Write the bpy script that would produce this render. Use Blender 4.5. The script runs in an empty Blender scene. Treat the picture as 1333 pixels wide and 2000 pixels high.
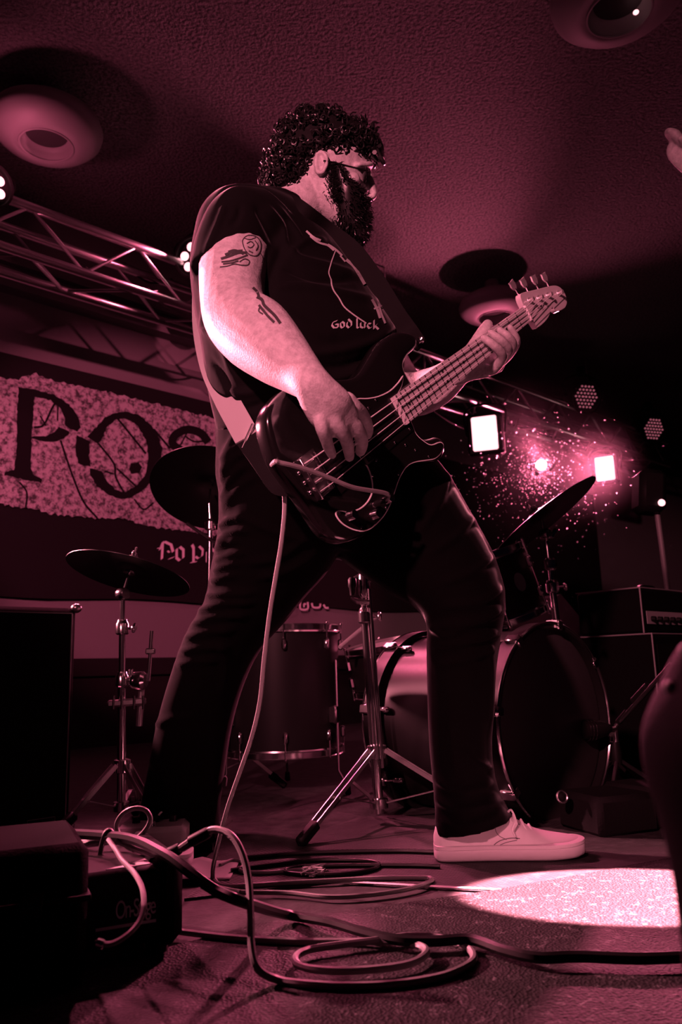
import bpy, math, random
import numpy as np
from mathutils import Vector, Matrix
from mathutils.bvhtree import BVHTree

# ------------------------------------------------------------------ camera, world, lights, exposure
SC = bpy.context.scene
COL = SC.collection
FPX, CAM_H, PITCH, ROLL = 1560.0, 0.40, math.radians(11.2), math.radians(-1.7)
CAM = Vector((0, 0, CAM_H))
ROT = (Matrix.Rotation(math.pi / 2 + PITCH, 3, 'X') @ Matrix.Rotation(ROLL, 3, 'Z'))
cam_data = bpy.data.cameras.new('camera')
cam_data.sensor_fit = 'VERTICAL'
cam_data.sensor_height = 36.0
cam_data.sensor_width = 24.0
cam_data.lens = 36.0 * FPX / 2000.0
cam_data.clip_start = 0.02
cam_data.dof.use_dof = True
cam_data.dof.focus_distance = 1.75
cam_data.dof.aperture_fstop = 5.6
cam = bpy.data.objects.new('camera', cam_data)
cam.matrix_world = Matrix.Translation(CAM) @ ROT.to_4x4()
COL.objects.link(cam)
SC.camera = cam

SC.view_settings.view_transform = 'Standard'
SC.view_settings.look = 'None'
SC.view_settings.exposure = 0.0
SC.view_settings.gamma = 1.0
SC.view_settings.use_curve_mapping = False

world = bpy.data.worlds.new('club_dark')
SC.world = world
world.use_nodes = True
world.node_tree.nodes['Background'].inputs[0].default_value = (0.55, 0.35, 0.9, 1)
world.node_tree.nodes['Background'].inputs[1].default_value = 0.0012

PINK = (1.0, 0.15, 0.29)
PALE = (1.0, 0.25, 0.34)

def spot(name, loc, target, watts, angle, blend=0.3, size=0.06, color=PINK):
    l = bpy.data.lights.new(name, 'SPOT')
    l.energy = watts
    l.spot_size = math.radians(angle)
    l.spot_blend = blend
    l.shadow_soft_size = size
    l.color = color
    o = bpy.data.objects.new(name, l)
    o.location = loc
    o.rotation_euler = (Vector(target) - Vector(loc)).to_track_quat('-Z', 'Y').to_euler()
    COL.objects.link(o)
    return o

def ray(px, py):
    return ROT @ Vector(((px - 666.5) / FPX, (1000.0 - py) / FPX, -1.0))

def V(px, py, depth):                      # by optical depth
    return CAM + ray(px, py) * depth

def P(px, py, y):                          # on a plane facing the lens at distance y
    d = ray(px, py)
    return CAM + d * (y / d.y)

def F(px, py, z=0.0):                      # on the floor (or a height above it)
    d = ray(px, py)
    return CAM + d * ((z - CAM.z) / d.z)

def hit_plane(px, py, p0, n):
    d = ray(px, py)
    return CAM + d * ((p0 - CAM).dot(n) / d.dot(n))

def to_px(v):
    q = ROT.transposed() @ (Vector(v) - CAM)
    return (666.5 + FPX * q.x / -q.z, 1000.0 - FPX * q.y / -q.z)

CEIL_Z = 3.3
WALL_D = Vector((0.73, 0.683, 0)).normalized()            # the back wall runs away to the right
WALL_N = Vector((WALL_D.y, -WALL_D.x, 0))                 # towards the audience
WALL_P = V(300, 1000, 5.2); WALL_P.z = 0

def Wl(px, py, off=0.0):
    return hit_plane(px, py, WALL_P + WALL_N * off, WALL_N)

# stage lights out of frame, bare lamps without housings
spot('key_light', (-1.35, -1.6, 2.05), (0.14, 1.78, 1.16), 980, 35, 0.6, 0.07, PALE)
spot('side_light', (-2.7, 2.75, 1.6), (-0.22, 1.74, 0.86), 2900, 36, 0.7, 0.06, PALE)
spot('wall_wash_light', (-1.1, -1.6, 2.9), (-1.15, 5.2, 1.38), 1500, 22, 0.5, 0.05)
spot('wall_disc_light', (0.8, -1.5, 2.6), Wl(385, 690), 900, 5.0, 0.25, 0.02)
spot('floor_pool_light', (3.4, 1.25, 2.3), F(1240, 1753), 90000, 5.6, 0.12, 0.01, PALE)

# ------------------------------------------------------------------ mesh helpers
def vv(p):
    return Vector(p)

def spline(pts, n=8, closed=False):
    """Catmull-Rom through the points."""
    p = [Vector(q) for q in pts]
    out = []
    m = len(p)
    rng = m if closed else m - 1
    for i in range(rng):
        p0 = p[(i - 1) % m] if (closed or i > 0) else p[0] * 2 - p[1]
        p1 = p[i]
        p2 = p[(i + 1) % m]
        p3 = p[(i + 2) % m] if (closed or i + 2 < m) else p[-1] * 2 - p[-2]
        for k in range(n):
            t = k / n
            out.append(0.5 * ((2 * p1) + (p2 - p0) * t + (2 * p0 - 5 * p1 + 4 * p2 - p3) * t * t
                              + (3 * p1 - p0 - 3 * p2 + p3) * t ** 3))
    if not closed:
        out.append(p[-1])
    return out

def frame_of(axis):
    a = Vector(axis).normalized()
    h = Vector((0, 0, 1)) if abs(a.z) < 0.9 else Vector((1, 0, 0))
    x = h.cross(a).normalized()
    return x, a.cross(x), a

class MB:
    def __init__(self):
        self.v, self.f = [], []

    def add(self, v, f):
        o = len(self.v)
        self.v += [tuple(q) for q in v]
        self.f += [tuple(i + o for i in g) for g in f]
        return self

    def rings(self, rings, cap=True, closed=False):
        n = len(rings[0])
        v = [q for r in rings for q in r]
        f = []
        m = len(rings)
        for i in range(m if closed else m - 1):
            for j in range(n):
                a, b = i * n + j, i * n + (j + 1) % n
                c, d = ((i + 1) % m) * n + (j + 1) % n, ((i + 1) % m) * n + j
                f.append((a, b, c, d))
        if cap and not closed:
            f.append(tuple(reversed(range(n))))
            f.append(tuple(range((m - 1) * n, m * n)))
        return self.add(v, f)

    def tube(self, path, r, seg=8, cap=True, closed=False):
        p = [Vector(q) for q in path]
        m = len(p)
        rr = r if isinstance(r, (list, tuple)) else [r] * m
        t0 = (p[1] - p[0]).normalized()
        x, y, _ = frame_of(t0)
        rings = []
        for i in range(m):
            if closed:
                t = p[(i + 1) % m] - p[(i - 1) % m]
            else:
                t = p[min(i + 1, m - 1)] - p[max(i - 1, 0)]
            if t.length < 1e-9:
                t = t0
            t = t.normalized()
            x = (x - t * x.dot(t)).normalized()
            y = t.cross(x)
            rings.append([p[i] + (x * math.cos(2 * math.pi * k / seg) + y * math.sin(2 * math.pi * k / seg)) * rr[i]
                          for k in range(seg)])
        return self.rings(rings, cap, closed)

    def rod(self, a, b, r, seg=10):
        return self.tube([a, b], r, seg)

    def lathe(self, prof, origin, axis, seg=32, closed=False):
        x, y, a = frame_of(axis)
        o = Vector(origin)
        rings = [[o + a * h + (x * math.cos(2 * math.pi * k / seg) + y * math.sin(2 * math.pi * k / seg)) * max(r, 1e-5)
                  for k in range(seg)] for r, h in prof]
        return self.rings(rings, not closed, closed)

    def torus(self, c, axis, R, r, seg=48, rs=8):
        x, y, a = frame_of(axis)
        c = Vector(c)
        return self.tube([c + (x * math.cos(2 * math.pi * k / seg) + y * math.sin(2 * math.pi * k / seg)) * R
                          for k in range(seg)], r, rs, False, True)

    def cbox(self, c, half, R=None, b=0.004):
        c = Vector(c)
        R = R or Matrix.Identity(3)
        hx, hy, hz = half
        b = min(b, hx * 0.9, hy * 0.9, hz * 0.9)
        idx, v = {}, []
        for sx in (-1, 1):
            for sy in (-1, 1):
                for sz in (-1, 1):
                    for k in range(3):
                        q = [sx * (hx - b), sy * (hy - b), sz * (hz - b)]
                        q[k] = (sx * hx, sy * hy, sz * hz)[k]
                        idx[(sx, sy, sz, k)] = len(v)
                        v.append(c + R @ Vector(q))
        f = []
        for k in range(3):
            i, j = (k + 1) % 3, (k + 2) % 3
            for s in (-1, 1):
                loop = []
                for (a1, a2) in ((-1, -1), (1, -1), (1, 1), (-1, 1)):
                    t = [0, 0, 0]; t[k] = s; t[i] = a1; t[j] = a2
                    loop.append(idx[(t[0], t[1], t[2], k)])
                f.append(tuple(loop if s > 0 else loop[::-1]))
        for k in range(3):                  # edges parallel to axis k
            i, j = (k + 1) % 3, (k + 2) % 3
            for a1 in (-1, 1):
                for a2 in (-1, 1):
                    t0 = [0, 0, 0]; t0[i] = a1; t0[j] = a2; t0[k] = -1
                    t1 = list(t0); t1[k] = 1
                    q = (idx[(*t0, i)], idx[(*t0, j)], idx[(*t1, j)], idx[(*t1, i)])
                    f.append(q if a1 * a2 > 0 else q[::-1])
        for sx in (-1, 1):
            for sy in (-1, 1):
                for sz in (-1, 1):
                    q = (idx[(sx, sy, sz, 0)], idx[(sx, sy, sz, 1)], idx[(sx, sy, sz, 2)])
                    f.append(q if sx * sy * sz > 0 else q[::-1])
        return self.add(v, f)

    def prism(self, poly, ext):
        ext = Vector(ext)
        n = len(poly)
        v = [Vector(q) for q in poly] + [Vector(q) + ext for q in poly]
        f = [tuple(range(n))[::-1], tuple(range(n, 2 * n))]
        f += [(i, (i + 1) % n, n + (i + 1) % n, n + i) for i in range(n)]
        return self.add(v, f)

    def blob(self, c, rx, ry=None, rz=None, R=None, seg=16, rg=10):
        ry = ry or rx; rz = rz or rx
        R = R or Matrix.Identity(3)
        c = Vector(c)
        rings = []
        for i in range(rg + 1):
            th = math.pi * min(max(i / rg, 0.004), 0.996)
            rings.append([c + R @ Vector((rx * math.sin(th) * math.cos(2 * math.pi * k / seg),
                                          ry * math.sin(th) * math.sin(2 * math.pi * k / seg), rz * math.cos(th)))
                          for k in range(seg)])
        return self.rings(rings[::-1])

    def strip(self, path, wid, nrm, th):
        """a flat band: wid(i), nrm(i) half-width vector and normal"""
        rings = []
        for i, p in enumerate(path):
            w = wid[i] if isinstance(wid, list) else wid
            n = nrm[i] if isinstance(nrm, list) else nrm
            p = Vector(p)
            rings.append([p - w, p + w, p + w + n * th, p - w + n * th])
        return self.rings(rings)

def mesh_of(name, mb, smooth=True, angle=38):
    me = bpy.data.meshes.new(name)
    me.from_pydata(mb.v, [], mb.f)
    me.validate()
    if smooth:
        me.polygons.foreach_set('use_smooth', [True] * len(me.polygons))
        me.set_sharp_from_angle(angle=math.radians(angle))
    me.update()
    return me

def tag(o, label, cat, group=None, kind=None):
    if label: o['label'] = label
    if cat: o['category'] = cat
    if group: o['group'] = group
    if kind: o['kind'] = kind
    return o

def link(name, me, mat, parent=None):
    o = bpy.data.objects.new(name, me)
    COL.objects.link(o)
    if mat is not None:
        me.materials.clear()
        me.materials.append(MAT[mat] if isinstance(mat, str) else mat)
    if parent is not None:
        o.parent = parent
        m = Matrix.Identity(4)
        q = parent
        m = Matrix.Translation(-Vector(q.get('_o', (0, 0, 0))))
        o.matrix_parent_inverse = m
        o['_o'] = q.get('_o', (0, 0, 0)) if False else (0, 0, 0)
    return o

def obj(name, mb, mat, parent=None, smooth=True, angle=38):
    return link(name, mesh_of(name, mb, smooth, angle), mat, parent)

def thing(name, label, cat, loc=(0, 0, 0), group=None):
    o = bpy.data.objects.new(name, None)
    COL.objects.link(o)
    o.empty_display_size = 0.05
    o.location = loc
    o['_o'] = tuple(loc)
    return tag(o, label, cat, group)

def struct(name, mb, mat, label=None, cat=None, smooth=False):
    o = obj(name, mb, mat, None, smooth)
    o['kind'] = 'structure'
    if label: o['label'] = label
    if cat: o['category'] = cat
    return o

def remeshed(name, mb, voxel, smooth=4, factor=0.5):
    """one continuous surface out of overlapping closed shapes"""
    me = mesh_of(name, mb, False)
    o = bpy.data.objects.new(name, me)
    COL.objects.link(o)
    r = o.modifiers.new('r', 'REMESH'); r.mode = 'VOXEL'; r.voxel_size = voxel; r.adaptivity = 0
    if smooth:
        s = o.modifiers.new('s', 'SMOOTH'); s.factor = factor; s.iterations = smooth
    dg = bpy.context.evaluated_depsgraph_get()
    dg.update()
    out = bpy.data.meshes.new_from_object(o.evaluated_get(dg))
    out.name = name
    bpy.data.objects.remove(o)
    bpy.data.meshes.remove(me)
    out.polygons.foreach_set('use_smooth', [True] * len(out.polygons))
    return out

RN = np.array(ROT)
def project_np(co):
    q = (co - np.array(CAM)) @ RN
    return np.stack([666.5 + FPX * q[:, 0] / -q[:, 2], 1000 - FPX * q[:, 1] / -q[:, 2]], 1)

def fold(me, folds):
    """press creases into cloth: each fold = (pixel polyline, width px, height m); front side only"""
    n = len(me.vertices)
    co = np.empty(n * 3, 'f'); me.vertices.foreach_get('co', co); co = co.reshape(-1, 3).astype('d')
    no = np.empty(n * 3, 'f'); me.vertices.foreach_get('normal', no); no = no.reshape(-1, 3)
    px = project_np(co)
    view = np.array(CAM) - co
    view /= np.linalg.norm(view, axis=1)[:, None]
    face = np.clip((no * view).sum(1) * 2.5 + 0.35, 0, 1)
    disp = np.zeros(n)
    for pl, w, h in folds:
        pts = np.array([tuple(q)[:2] for q in spline([(a, b, 0) for a, b in pl], 6)])
        lo, hi = pts.min(0) - 3 * w, pts.max(0) + 3 * w
        sel = np.where((px > lo).all(1) & (px < hi).all(1) & (face > 0))[0]
        if not len(sel):
            continue
        q = px[sel]
        best = np.full(len(sel), 1e9); tt = np.zeros(len(sel))
        m = len(pts) - 1
        for i in range(m):
            a, b = pts[i], pts[i + 1]
            ab = b - a
            t = np.clip(((q - a) @ ab) / (ab @ ab + 1e-9), 0, 1)
            d = np.linalg.norm(q - a - t[:, None] * ab, axis=1)
            k = d < best
            best[k] = d[k]; tt[k] = (i + t[k]) / m
        amp = np.clip(np.minimum(tt, 1 - tt) * 5 + 0.25, 0, 1)
        disp[sel] += h * amp * np.exp(-(best / w) ** 2)
    co += no * (disp * face)[:, None]
    me.vertices.foreach_set('co', co.astype('f').ravel())
    me.update()

def bvh_of(objs):
    v, f = [], []
    for o in objs:
        me = o.data
        k = len(v)
        v += [q.co.copy() for q in me.vertices]
        f += [tuple(i + k for i in p.vertices) for p in me.polygons]
    return BVHTree.FromPolygons(v, f)

def decal(name, strokes, bvh, mat, parent, lift=0.0012, nib=None):
    """flat print lying on a surface; strokes = (pixel polyline, width px). nib: fixed pen direction in px"""
    mb = MB()
    for pl, w in strokes:
        pts = spline([(a, b, 0) for a, b in pl], 5) if len(pl) > 2 and nib is None else None
        if pts is None:
            pts = []
            for (a, b), (c, d) in zip(pl[:-1], pl[1:]):
                k = max(2, int(math.hypot(c - a, d - b) / 3))
                pts += [Vector((a + (c - a) * i / k, b + (d - b) * i / k, 0)) for i in range(k)]
            pts.append(Vector((*pl[-1], 0)))
        row = []
        for i, p in enumerate(pts):
            t = pts[min(i + 1, len(pts) - 1)] - pts[max(i - 1, 0)]
            if nib is None:
                s = Vector((-t.y, t.x, 0))
                s = s.normalized() * w / 2 if s.length > 0 else Vector((w / 2, 0, 0))
            else:
                s = Vector((nib[0], nib[1], 0)) * w / 2
            pr = []
            for sg in (-1, 1):
                q = p + s * sg
                hit = bvh.ray_cast(CAM, ray(q.x, q.y).normalized())
                if hit[0] is None:
                    pr = None
                    break
                pr.append(hit[0] + hit[1] * lift)
            row.append(pr)
        for a, b in zip(row[:-1], row[1:]):
            if a and b and (a[0] - b[0]).length < 0.05:
                mb.add([a[0], a[1], b[1], b[0]], [(0, 1, 2, 3)])
    if not mb.v:
        return None
    return obj(name, mb, mat, parent)

# ------------------------------------------------------------------ materials
MAT = {}
def mat(name, col, rough=0.6, metal=0.0, bump=None, spot_=None, spec=0.5, sheen=0.0, emit=None, coat=0.0):
    """col: grey value or rgb. bump=(kind, scale, strength, distance). spot_=(scale, lo, hi, col2): flecked colour"""
    m = bpy.data.materials.new(name)
    m.use_nodes = True
    nt = m.node_tree
    b = nt.nodes['Principled BSDF']
    c = (col, col, col, 1) if not isinstance(col, tuple) else (*col, 1)
    b.inputs['Base Color'].default_value = c
    b.inputs['Roughness'].default_value = rough
    b.inputs['Metallic'].default_value = metal
    b.inputs['Specular IOR Level'].default_value = spec
    if sheen:
        b.inputs['Sheen Weight'].default_value = sheen
        b.inputs['Sheen Roughness'].default_value = 0.22
    if coat:
        b.inputs['Coat Weight'].default_value = coat
        b.inputs['Coat Roughness'].default_value = 0.06
    if emit:
        b.inputs['Emission Color'].default_value = (*emit[0], 1)
        b.inputs['Emission Strength'].default_value = emit[1]
    tc = nt.nodes.new('ShaderNodeTexCoord')
    if spot_:
        n = nt.nodes.new('ShaderNodeTexNoise')
        n.inputs['Scale'].default_value = spot_[0]
        n.inputs['Detail'].default_value = 6
        n.inputs['Roughness'].default_value = 0.7
        r = nt.nodes.new('ShaderNodeValToRGB')
        r.color_ramp.elements[0].position = spot_[1]
        r.color_ramp.elements[1].position = spot_[2]
        r.color_ramp.elements[0].color = c
        r.color_ramp.elements[1].color = (spot_[3],) * 3 + (1,)
        nt.links.new(tc.outputs['Object'], n.inputs['Vector'])
        nt.links.new(n.outputs['Fac'], r.inputs['Fac'])
        nt.links.new(r.outputs['Color'], b.inputs['Base Color'])
    if bump:
        kind, sc, st, dist = bump
        if kind == 'noise':
            n = nt.nodes.new('ShaderNodeTexNoise')
            n.inputs['Scale'].default_value = sc
            n.inputs['Detail'].default_value = 5
            fac = n.outputs['Fac']
        elif kind == 'voronoi':
            n = nt.nodes.new('ShaderNodeTexVoronoi')
            n.inputs['Scale'].default_value = sc
            fac = n.outputs['Distance']
        else:
            n = nt.nodes.new('ShaderNodeTexWave')
            n.inputs['Scale'].default_value = sc
            n.inputs['Distortion'].default_value = 0.6
            n.bands_direction = kind[-1].upper() if kind[-1] in 'xyz' else 'DIAGONAL'
            fac = n.outputs['Fac']
        nt.links.new(tc.outputs['Object'], n.inputs['Vector'])
        bp = nt.nodes.new('ShaderNodeBump')
        bp.inputs['Strength'].default_value = st
        bp.inputs['Distance'].default_value = dist
        nt.links.new(fac, bp.inputs['Height'])
        nt.links.new(bp.outputs['Normal'], b.inputs['Normal'])
    MAT[name] = m
    return m

mat('skin', 0.28, 0.55, bump=('noise', 260, 0.45, 0.002), spot_=(70, 0.32, 0.62, 0.44), spec=0.35)
mat('ink', 0.035, 0.6)
mat('tee', 0.0045, 0.9, bump=('noise', 350, 0.2, 0.001), sheen=0.22, spec=0.03)
mat('print', 0.45, 0.7)
mat('denim', 0.0016, 0.9, bump=('wave_d', 420, 0.25, 0.001), sheen=0.28, spec=0.03)
mat('stitch', 0.12, 0.8)
mat('hair', 0.006, 0.34, spec=0.35)
mat('canvas', 0.62, 0.8, bump=('noise', 500, 0.25, 0.001))
mat('rubber_white', 0.66, 0.6)
mat('lens', 0.006, 0.12)
mat('gloss_black', 0.006, 0.16, coat=0.7)
mat('guard', 0.005, 0.25, spec=0.3)
mat('ply', 0.75, 0.5)
mat('maple', 0.5, 0.35, spot_=(14, 0.35, 0.7, 0.58), coat=0.3)
mat('fretboard', 0.40, 0.42, spot_=(40, 0.3, 0.7, 0.46))
mat('fret', 0.10, 0.35, 1.0)
mat('inlay', 0.02, 0.4)
mat('chrome', 0.72, 0.16, 1.0)
mat('key_metal', 0.75, 0.42, 0.85)
mat('chrome_old', 0.5, 0.28, 1.0, bump=('noise', 90, 0.15, 0.002))
mat('string', 0.8, 0.35, 0.25)
mat('webbing', 0.36, 0.85, bump=('wave_d', 300, 0.5, 0.002), spec=0.1)
mat('leather', 0.006, 0.8, bump=('noise', 160, 0.3, 0.001), spec=0.06)
mat('cable_grey', 0.20, 0.42, bump=('wave_d', 260, 0.35, 0.001), spec=0.5)
mat('cable_black', 0.006, 0.4, spec=0.25)
mat('black_plastic', 0.005, 0.5, spec=0.12)
mat('tolex', 0.003, 0.85, bump=('noise', 300, 0.4, 0.002), spec=0.04)
mat('grille', 0.004, 0.9, bump=('noise', 500, 0.5, 0.002), spec=0.05)
mat('piping', 0.16, 0.5)
mat('grey_box', 0.25, 0.5)
mat('silver_print', 0.8, 0.5)
mat('truss', 0.55, 0.30, 1.0, bump=('noise', 40, 0.1, 0.002))
mat('shell', 0.007, 0.35, spec=0.14)
mat('head_black', 0.028, 0.6, bump=('noise', 30, 0.1, 0.002), spec=0.2)
mat('head_white', 0.4, 0.5)
mat('cymbal', 0.03, 0.42, 0.8, bump=('noise', 60, 0.2, 0.001), spec=0.2)
mat('felt', 0.03, 0.9)
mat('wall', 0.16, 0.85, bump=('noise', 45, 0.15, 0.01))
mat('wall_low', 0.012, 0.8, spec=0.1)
mat('ceil', 0.26, 0.9, bump=('noise', 60, 1.0, 0.035), spot_=(60, 0.42, 0.62, 0.11))
mat('dome', 0.30, 0.55)
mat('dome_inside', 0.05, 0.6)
mat('banner', 0.012, 0.85, bump=('noise', 14, 0.15, 0.02), spec=0.08)
mat('banner_stone', 0.05, 0.85, spot_=(34, 0.40, 0.56, 0.42))
mat('banner_ink', 0.010, 0.9, spec=0.08)
mat('banner_white', 0.75, 0.8)
mat('floor_mat', 0.014, 0.65, bump=('voronoi', 220, 0.6, 0.003), spot_=(80, 0.56, 0.66, 0.085), spec=0.15)
mat('mat_ribbed', 0.026, 0.55, bump=('wave_d', 60, 0.5, 0.004), spot_=(30, 0.5, 0.75, 0.06), spec=0.25)
mat('floor_pale', 0.022, 0.6, bump=('noise', 120, 0.4, 0.003), spot_=(25, 0.4, 0.7, 0.06), spec=0.15)
mat('tape', 0.5, 0.6)
mat('paper', 0.45, 0.8)
mat('wood_stick', 0.3, 0.5)
mat('foam', 0.008, 0.95, bump=('noise', 200, 0.4, 0.003), spec=0.03)
mat('cabinet_grey', 0.15, 0.7, bump=('noise', 220, 0.3, 0.002))
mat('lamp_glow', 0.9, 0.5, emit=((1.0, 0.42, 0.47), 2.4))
mat('lamp_hot', 0.9, 0.5, emit=((1.0, 0.42, 0.47), 12.0))
mat('led_dim', 0.5, 0.5, emit=((1.0, 0.25, 0.36), 0.35))
mat('wood_side', 0.03, 0.6)

m_ = mat('speck', 0.9, 0.5)
nt_ = m_.node_tree; tr_ = nt_.nodes.new('ShaderNodeBsdfTranslucent'); tr_.inputs['Color'].default_value = (0.95, 0.95, 0.95, 1)
nt_.links.new(tr_.outputs['BSDF'], nt_.nodes['Material Output'].inputs['Surface'])
m_ = bpy.data.materials.new('haze'); m_.use_nodes = True; MAT['haze'] = m_
nt_ = m_.node_tree; nt_.nodes.remove(nt_.nodes['Principled BSDF'])
vs_ = nt_.nodes.new('ShaderNodeVolumeScatter'); vs_.inputs['Anisotropy'].default_value = 0.5
tcv = nt_.nodes.new('ShaderNodeTexCoord'); gr_ = nt_.nodes.new('ShaderNodeTexGradient'); gr_.gradient_type = 'QUADRATIC_SPHERE'
ml_ = nt_.nodes.new('ShaderNodeMath'); ml_.operation = 'MULTIPLY'; ml_.inputs[1].default_value = 0.11
nt_.links.new(tcv.outputs['Object'], gr_.inputs['Vector']); nt_.links.new(gr_.outputs['Fac'], ml_.inputs[0]); nt_.links.new(ml_.outputs[0], vs_.inputs['Density'])
nt_.links.new(vs_.outputs['Volume'], nt_.nodes['Material Output'].inputs['Volume'])

# ------------------------------------------------------------------ the room
rnd = random.Random(7)
def along(t, z, off=0.0):
    """a point on the back wall: t metres along it, z up, off metres out into the room"""
    return WALL_P + WALL_D * t + WALL_N * off + Vector((0, 0, z))

def wall_t(px, py):
    return (Wl(px, py) - WALL_P).dot(WALL_D)

def wall_box(mb, t0, t1, z0, z1, off0, off1):
    p = [along(t0, z0, off0), along(t1, z0, off0), along(t1, z1, off0), along(t0, z1, off0)]
    return mb.prism(p, WALL_N * (off1 - off0))

T_L, T_R = -7.0, 8.5
fl = MB(); fl.prism([(-7, -2, -0.06), (10, -2, -0.06), (10, 13, -0.06), (-7, 13, -0.06)], (0, 0, 0.06))
floor = struct('floor', fl, 'floor_pale', 'dark stage floor lit by a bright pool of pink light', 'floor')
ce = MB(); ce.prism([(-7, -2, CEIL_Z), (10, -2, CEIL_Z), (10, 13, CEIL_Z), (-7, 13, CEIL_Z)], (0, 0, 0.1))
struct('ceiling', ce, 'ceil', 'low stippled plaster ceiling over the stage', 'ceiling')
wb = MB(); wall_box(wb, T_L, T_R, 0, CEIL_Z, -0.12, 0)
struct('wall_back', wb, 'wall', 'plain wall behind the drum kit', 'wall')
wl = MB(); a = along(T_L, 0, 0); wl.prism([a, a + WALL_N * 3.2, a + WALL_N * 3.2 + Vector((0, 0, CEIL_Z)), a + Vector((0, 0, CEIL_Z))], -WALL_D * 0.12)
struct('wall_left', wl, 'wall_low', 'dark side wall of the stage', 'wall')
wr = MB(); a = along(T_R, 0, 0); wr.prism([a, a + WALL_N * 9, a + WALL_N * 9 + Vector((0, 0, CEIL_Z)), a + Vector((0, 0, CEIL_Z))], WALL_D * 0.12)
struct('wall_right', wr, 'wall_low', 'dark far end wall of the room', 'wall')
z_ledge = Wl(200, 622).z
tr = MB(); wall_box(tr, T_L, T_R, z_ledge - 0.02, z_ledge + 0.09, 0, 0.10)
struct('trim_1', tr, 'wall', 'painted ledge running along the wall above the banner', 'ledge')
tr = MB(); wall_box(tr, T_L, T_R, z_ledge + 0.16, z_ledge + 0.22, 0, 0.05)
struct('trim_2', tr, 'wall', 'narrow picture rail along the top of the wall', 'rail')
zb0, zb1 = Wl(200, 1320).z, Wl(200, 1286).z
bb = MB(); wall_box(bb, T_L, T_R, zb0, zb1, 0, 0.05)
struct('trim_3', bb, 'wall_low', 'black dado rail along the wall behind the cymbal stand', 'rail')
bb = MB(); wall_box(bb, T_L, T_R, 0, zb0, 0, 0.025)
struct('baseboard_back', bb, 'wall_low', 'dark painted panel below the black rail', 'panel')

# stage mats with seams between them
def mat_slab(name, pts, m, label, th=0.006):
    mb = MB(); mb.prism([F(x, y, 0.0) for x, y in pts], (0, 0, th))
    o = obj(name, mb, m, None, False)
    return tag(o, label, 'mat', 'stage mats')
mat_slab('stage_mat', [(-420, 2060), (500, 1812), (960, 1746), (1420, 1662), (1720, 1800), (1900, 3600), (0, 3600)], 'floor_mat',
         'flecked black rubber mat under the coiled grey cable')
mat_slab('stage_mat', [(360, 1760), (660, 1724), (985, 1741), (1440, 1655), (1300, 1560), (700, 1600), (460, 1680)], 'mat_ribbed',
         'ribbed dark mat under the white canvas shoe', 0.0045)
tp = MB(); a, b = F(662, 1722, 0.0046), F(990, 1739, 0.0046); wv = (b - a).cross(Vector((0, 0, 1))).normalized() * 0.006
tp.strip([a, b], wv, Vector((0, 0, 1)), 0.0012)
tag(obj('floor_tape', tp, 'tape'), 'thin white tape line stuck on the mat beside the shoe', 'tape')
pp = MB(); rows = []
for i in range(9):
    rows.append([F(700 - 0 + 0, 1700)] * 1)
pp = MB()
base = F(398, 1712, 0.0)
nx, ny = 9, 7
vs, fs = [], []
for j in range(ny + 1):
    for i in range(nx + 1):
        vs.append(base + Vector(((i / nx - 0.5) * 0.12, (j / ny - 0.5) * 0.17 + (i / nx) * 0.03,
                                 0.004 + 0.010 * math.exp(-((i / nx - 0.3) * 5) ** 2) + 0.003 * rnd.random())))
for j in range(ny):
    for i in range(nx):
        q = j * (nx + 1) + i
        fs.append((q, q + 1, q + nx + 2, q + nx + 1))
pp.add(vs, fs)
o = obj('paper_sheet', pp, 'paper'); m = o.modifiers.new('s', 'SOLIDIFY'); m.thickness = 0.0012; m.offset = 1
tag(o, 'creased white paper sheet lying beside the pedal box', 'paper')

# ------------------------------------------------------------------ banner with the painted name
ban = thing('stage_banner', 'black cloth backdrop painted with POS in torn black capitals on speckled stone', 'banner', along(1.0, 0, 0.01))
t0, t1 = wall_t(-330, 900), wall_t(1168, 1100)
zt0, zb_ = Wl(300, 762).z, Wl(720, 1192).z
n = 60
rows = []
mbn = MB()
for i in range(n + 1):
    t = t0 + (t1 - t0) * i / n
    w = 0.012 * math.sin(i * 0.9) + 0.008 * math.sin(i * 2.3)
    sag = 0.02 * math.sin(i * 0.55)
    rows.append([along(t, zb_ + sag * 0.5, 0.010), along(t, zb_ + sag * 0.5, 0.026 + w * 0.3), along(t, zt0, 0.026), along(t, zt0, 0.010)])
mbn.rings(rows)
obj('cloth', mbn, 'banner', ban)
def wall_poly(name, pts, off, m, th=0.002, jag=0.0):
    mb = MB()
    if jag:
        q = []
        for (a, b), (c, d) in zip(pts, pts[1:] + pts[:1]):
            k = max(1, int(math.hypot(c - a, d - b) / 5))
            for i in range(k):
                q.append((a + (c - a) * i / k + rnd.uniform(-jag, jag), b + (d - b) * i / k + rnd.uniform(-jag, jag)))
        pts = q
    mb.prism([Wl(x, y, off) for x, y in pts], WALL_N * th)
    return obj(name, mb, m, ban, False)
wall_poly('stone_strip', [(-120, 722), (30, 742), (70, 730), (110, 745), (200, 763), (420, 817), (700, 884), (700, 1082), (380, 1040), (300, 1030), (245, 1014),
                          (180, 1012), (95, 1003), (82, 998), (0, 985), (-120, 968)], 0.034, 'banner_stone', 0.002, 2.6)
LET = 0.0368
wall_poly('letter', [(36, 768), (68, 772), (65, 800), (62, 850), (60, 915), (66, 927), (82, 937), (80, 943), (8, 928), (10, 923), (28, 917), (32, 880), (34, 800)], LET, 'banner_ink', 0.001, 1.2)
wall_poly('letter', [(36, 756), (70, 761), (105, 771), (135, 789), (153, 814), (157, 835), (150, 844), (127, 832), (126, 815), (118, 797), (100, 782), (70, 775), (36, 772)], LET + 0.0003, 'banner_ink', 0.001, 1.2)
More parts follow.
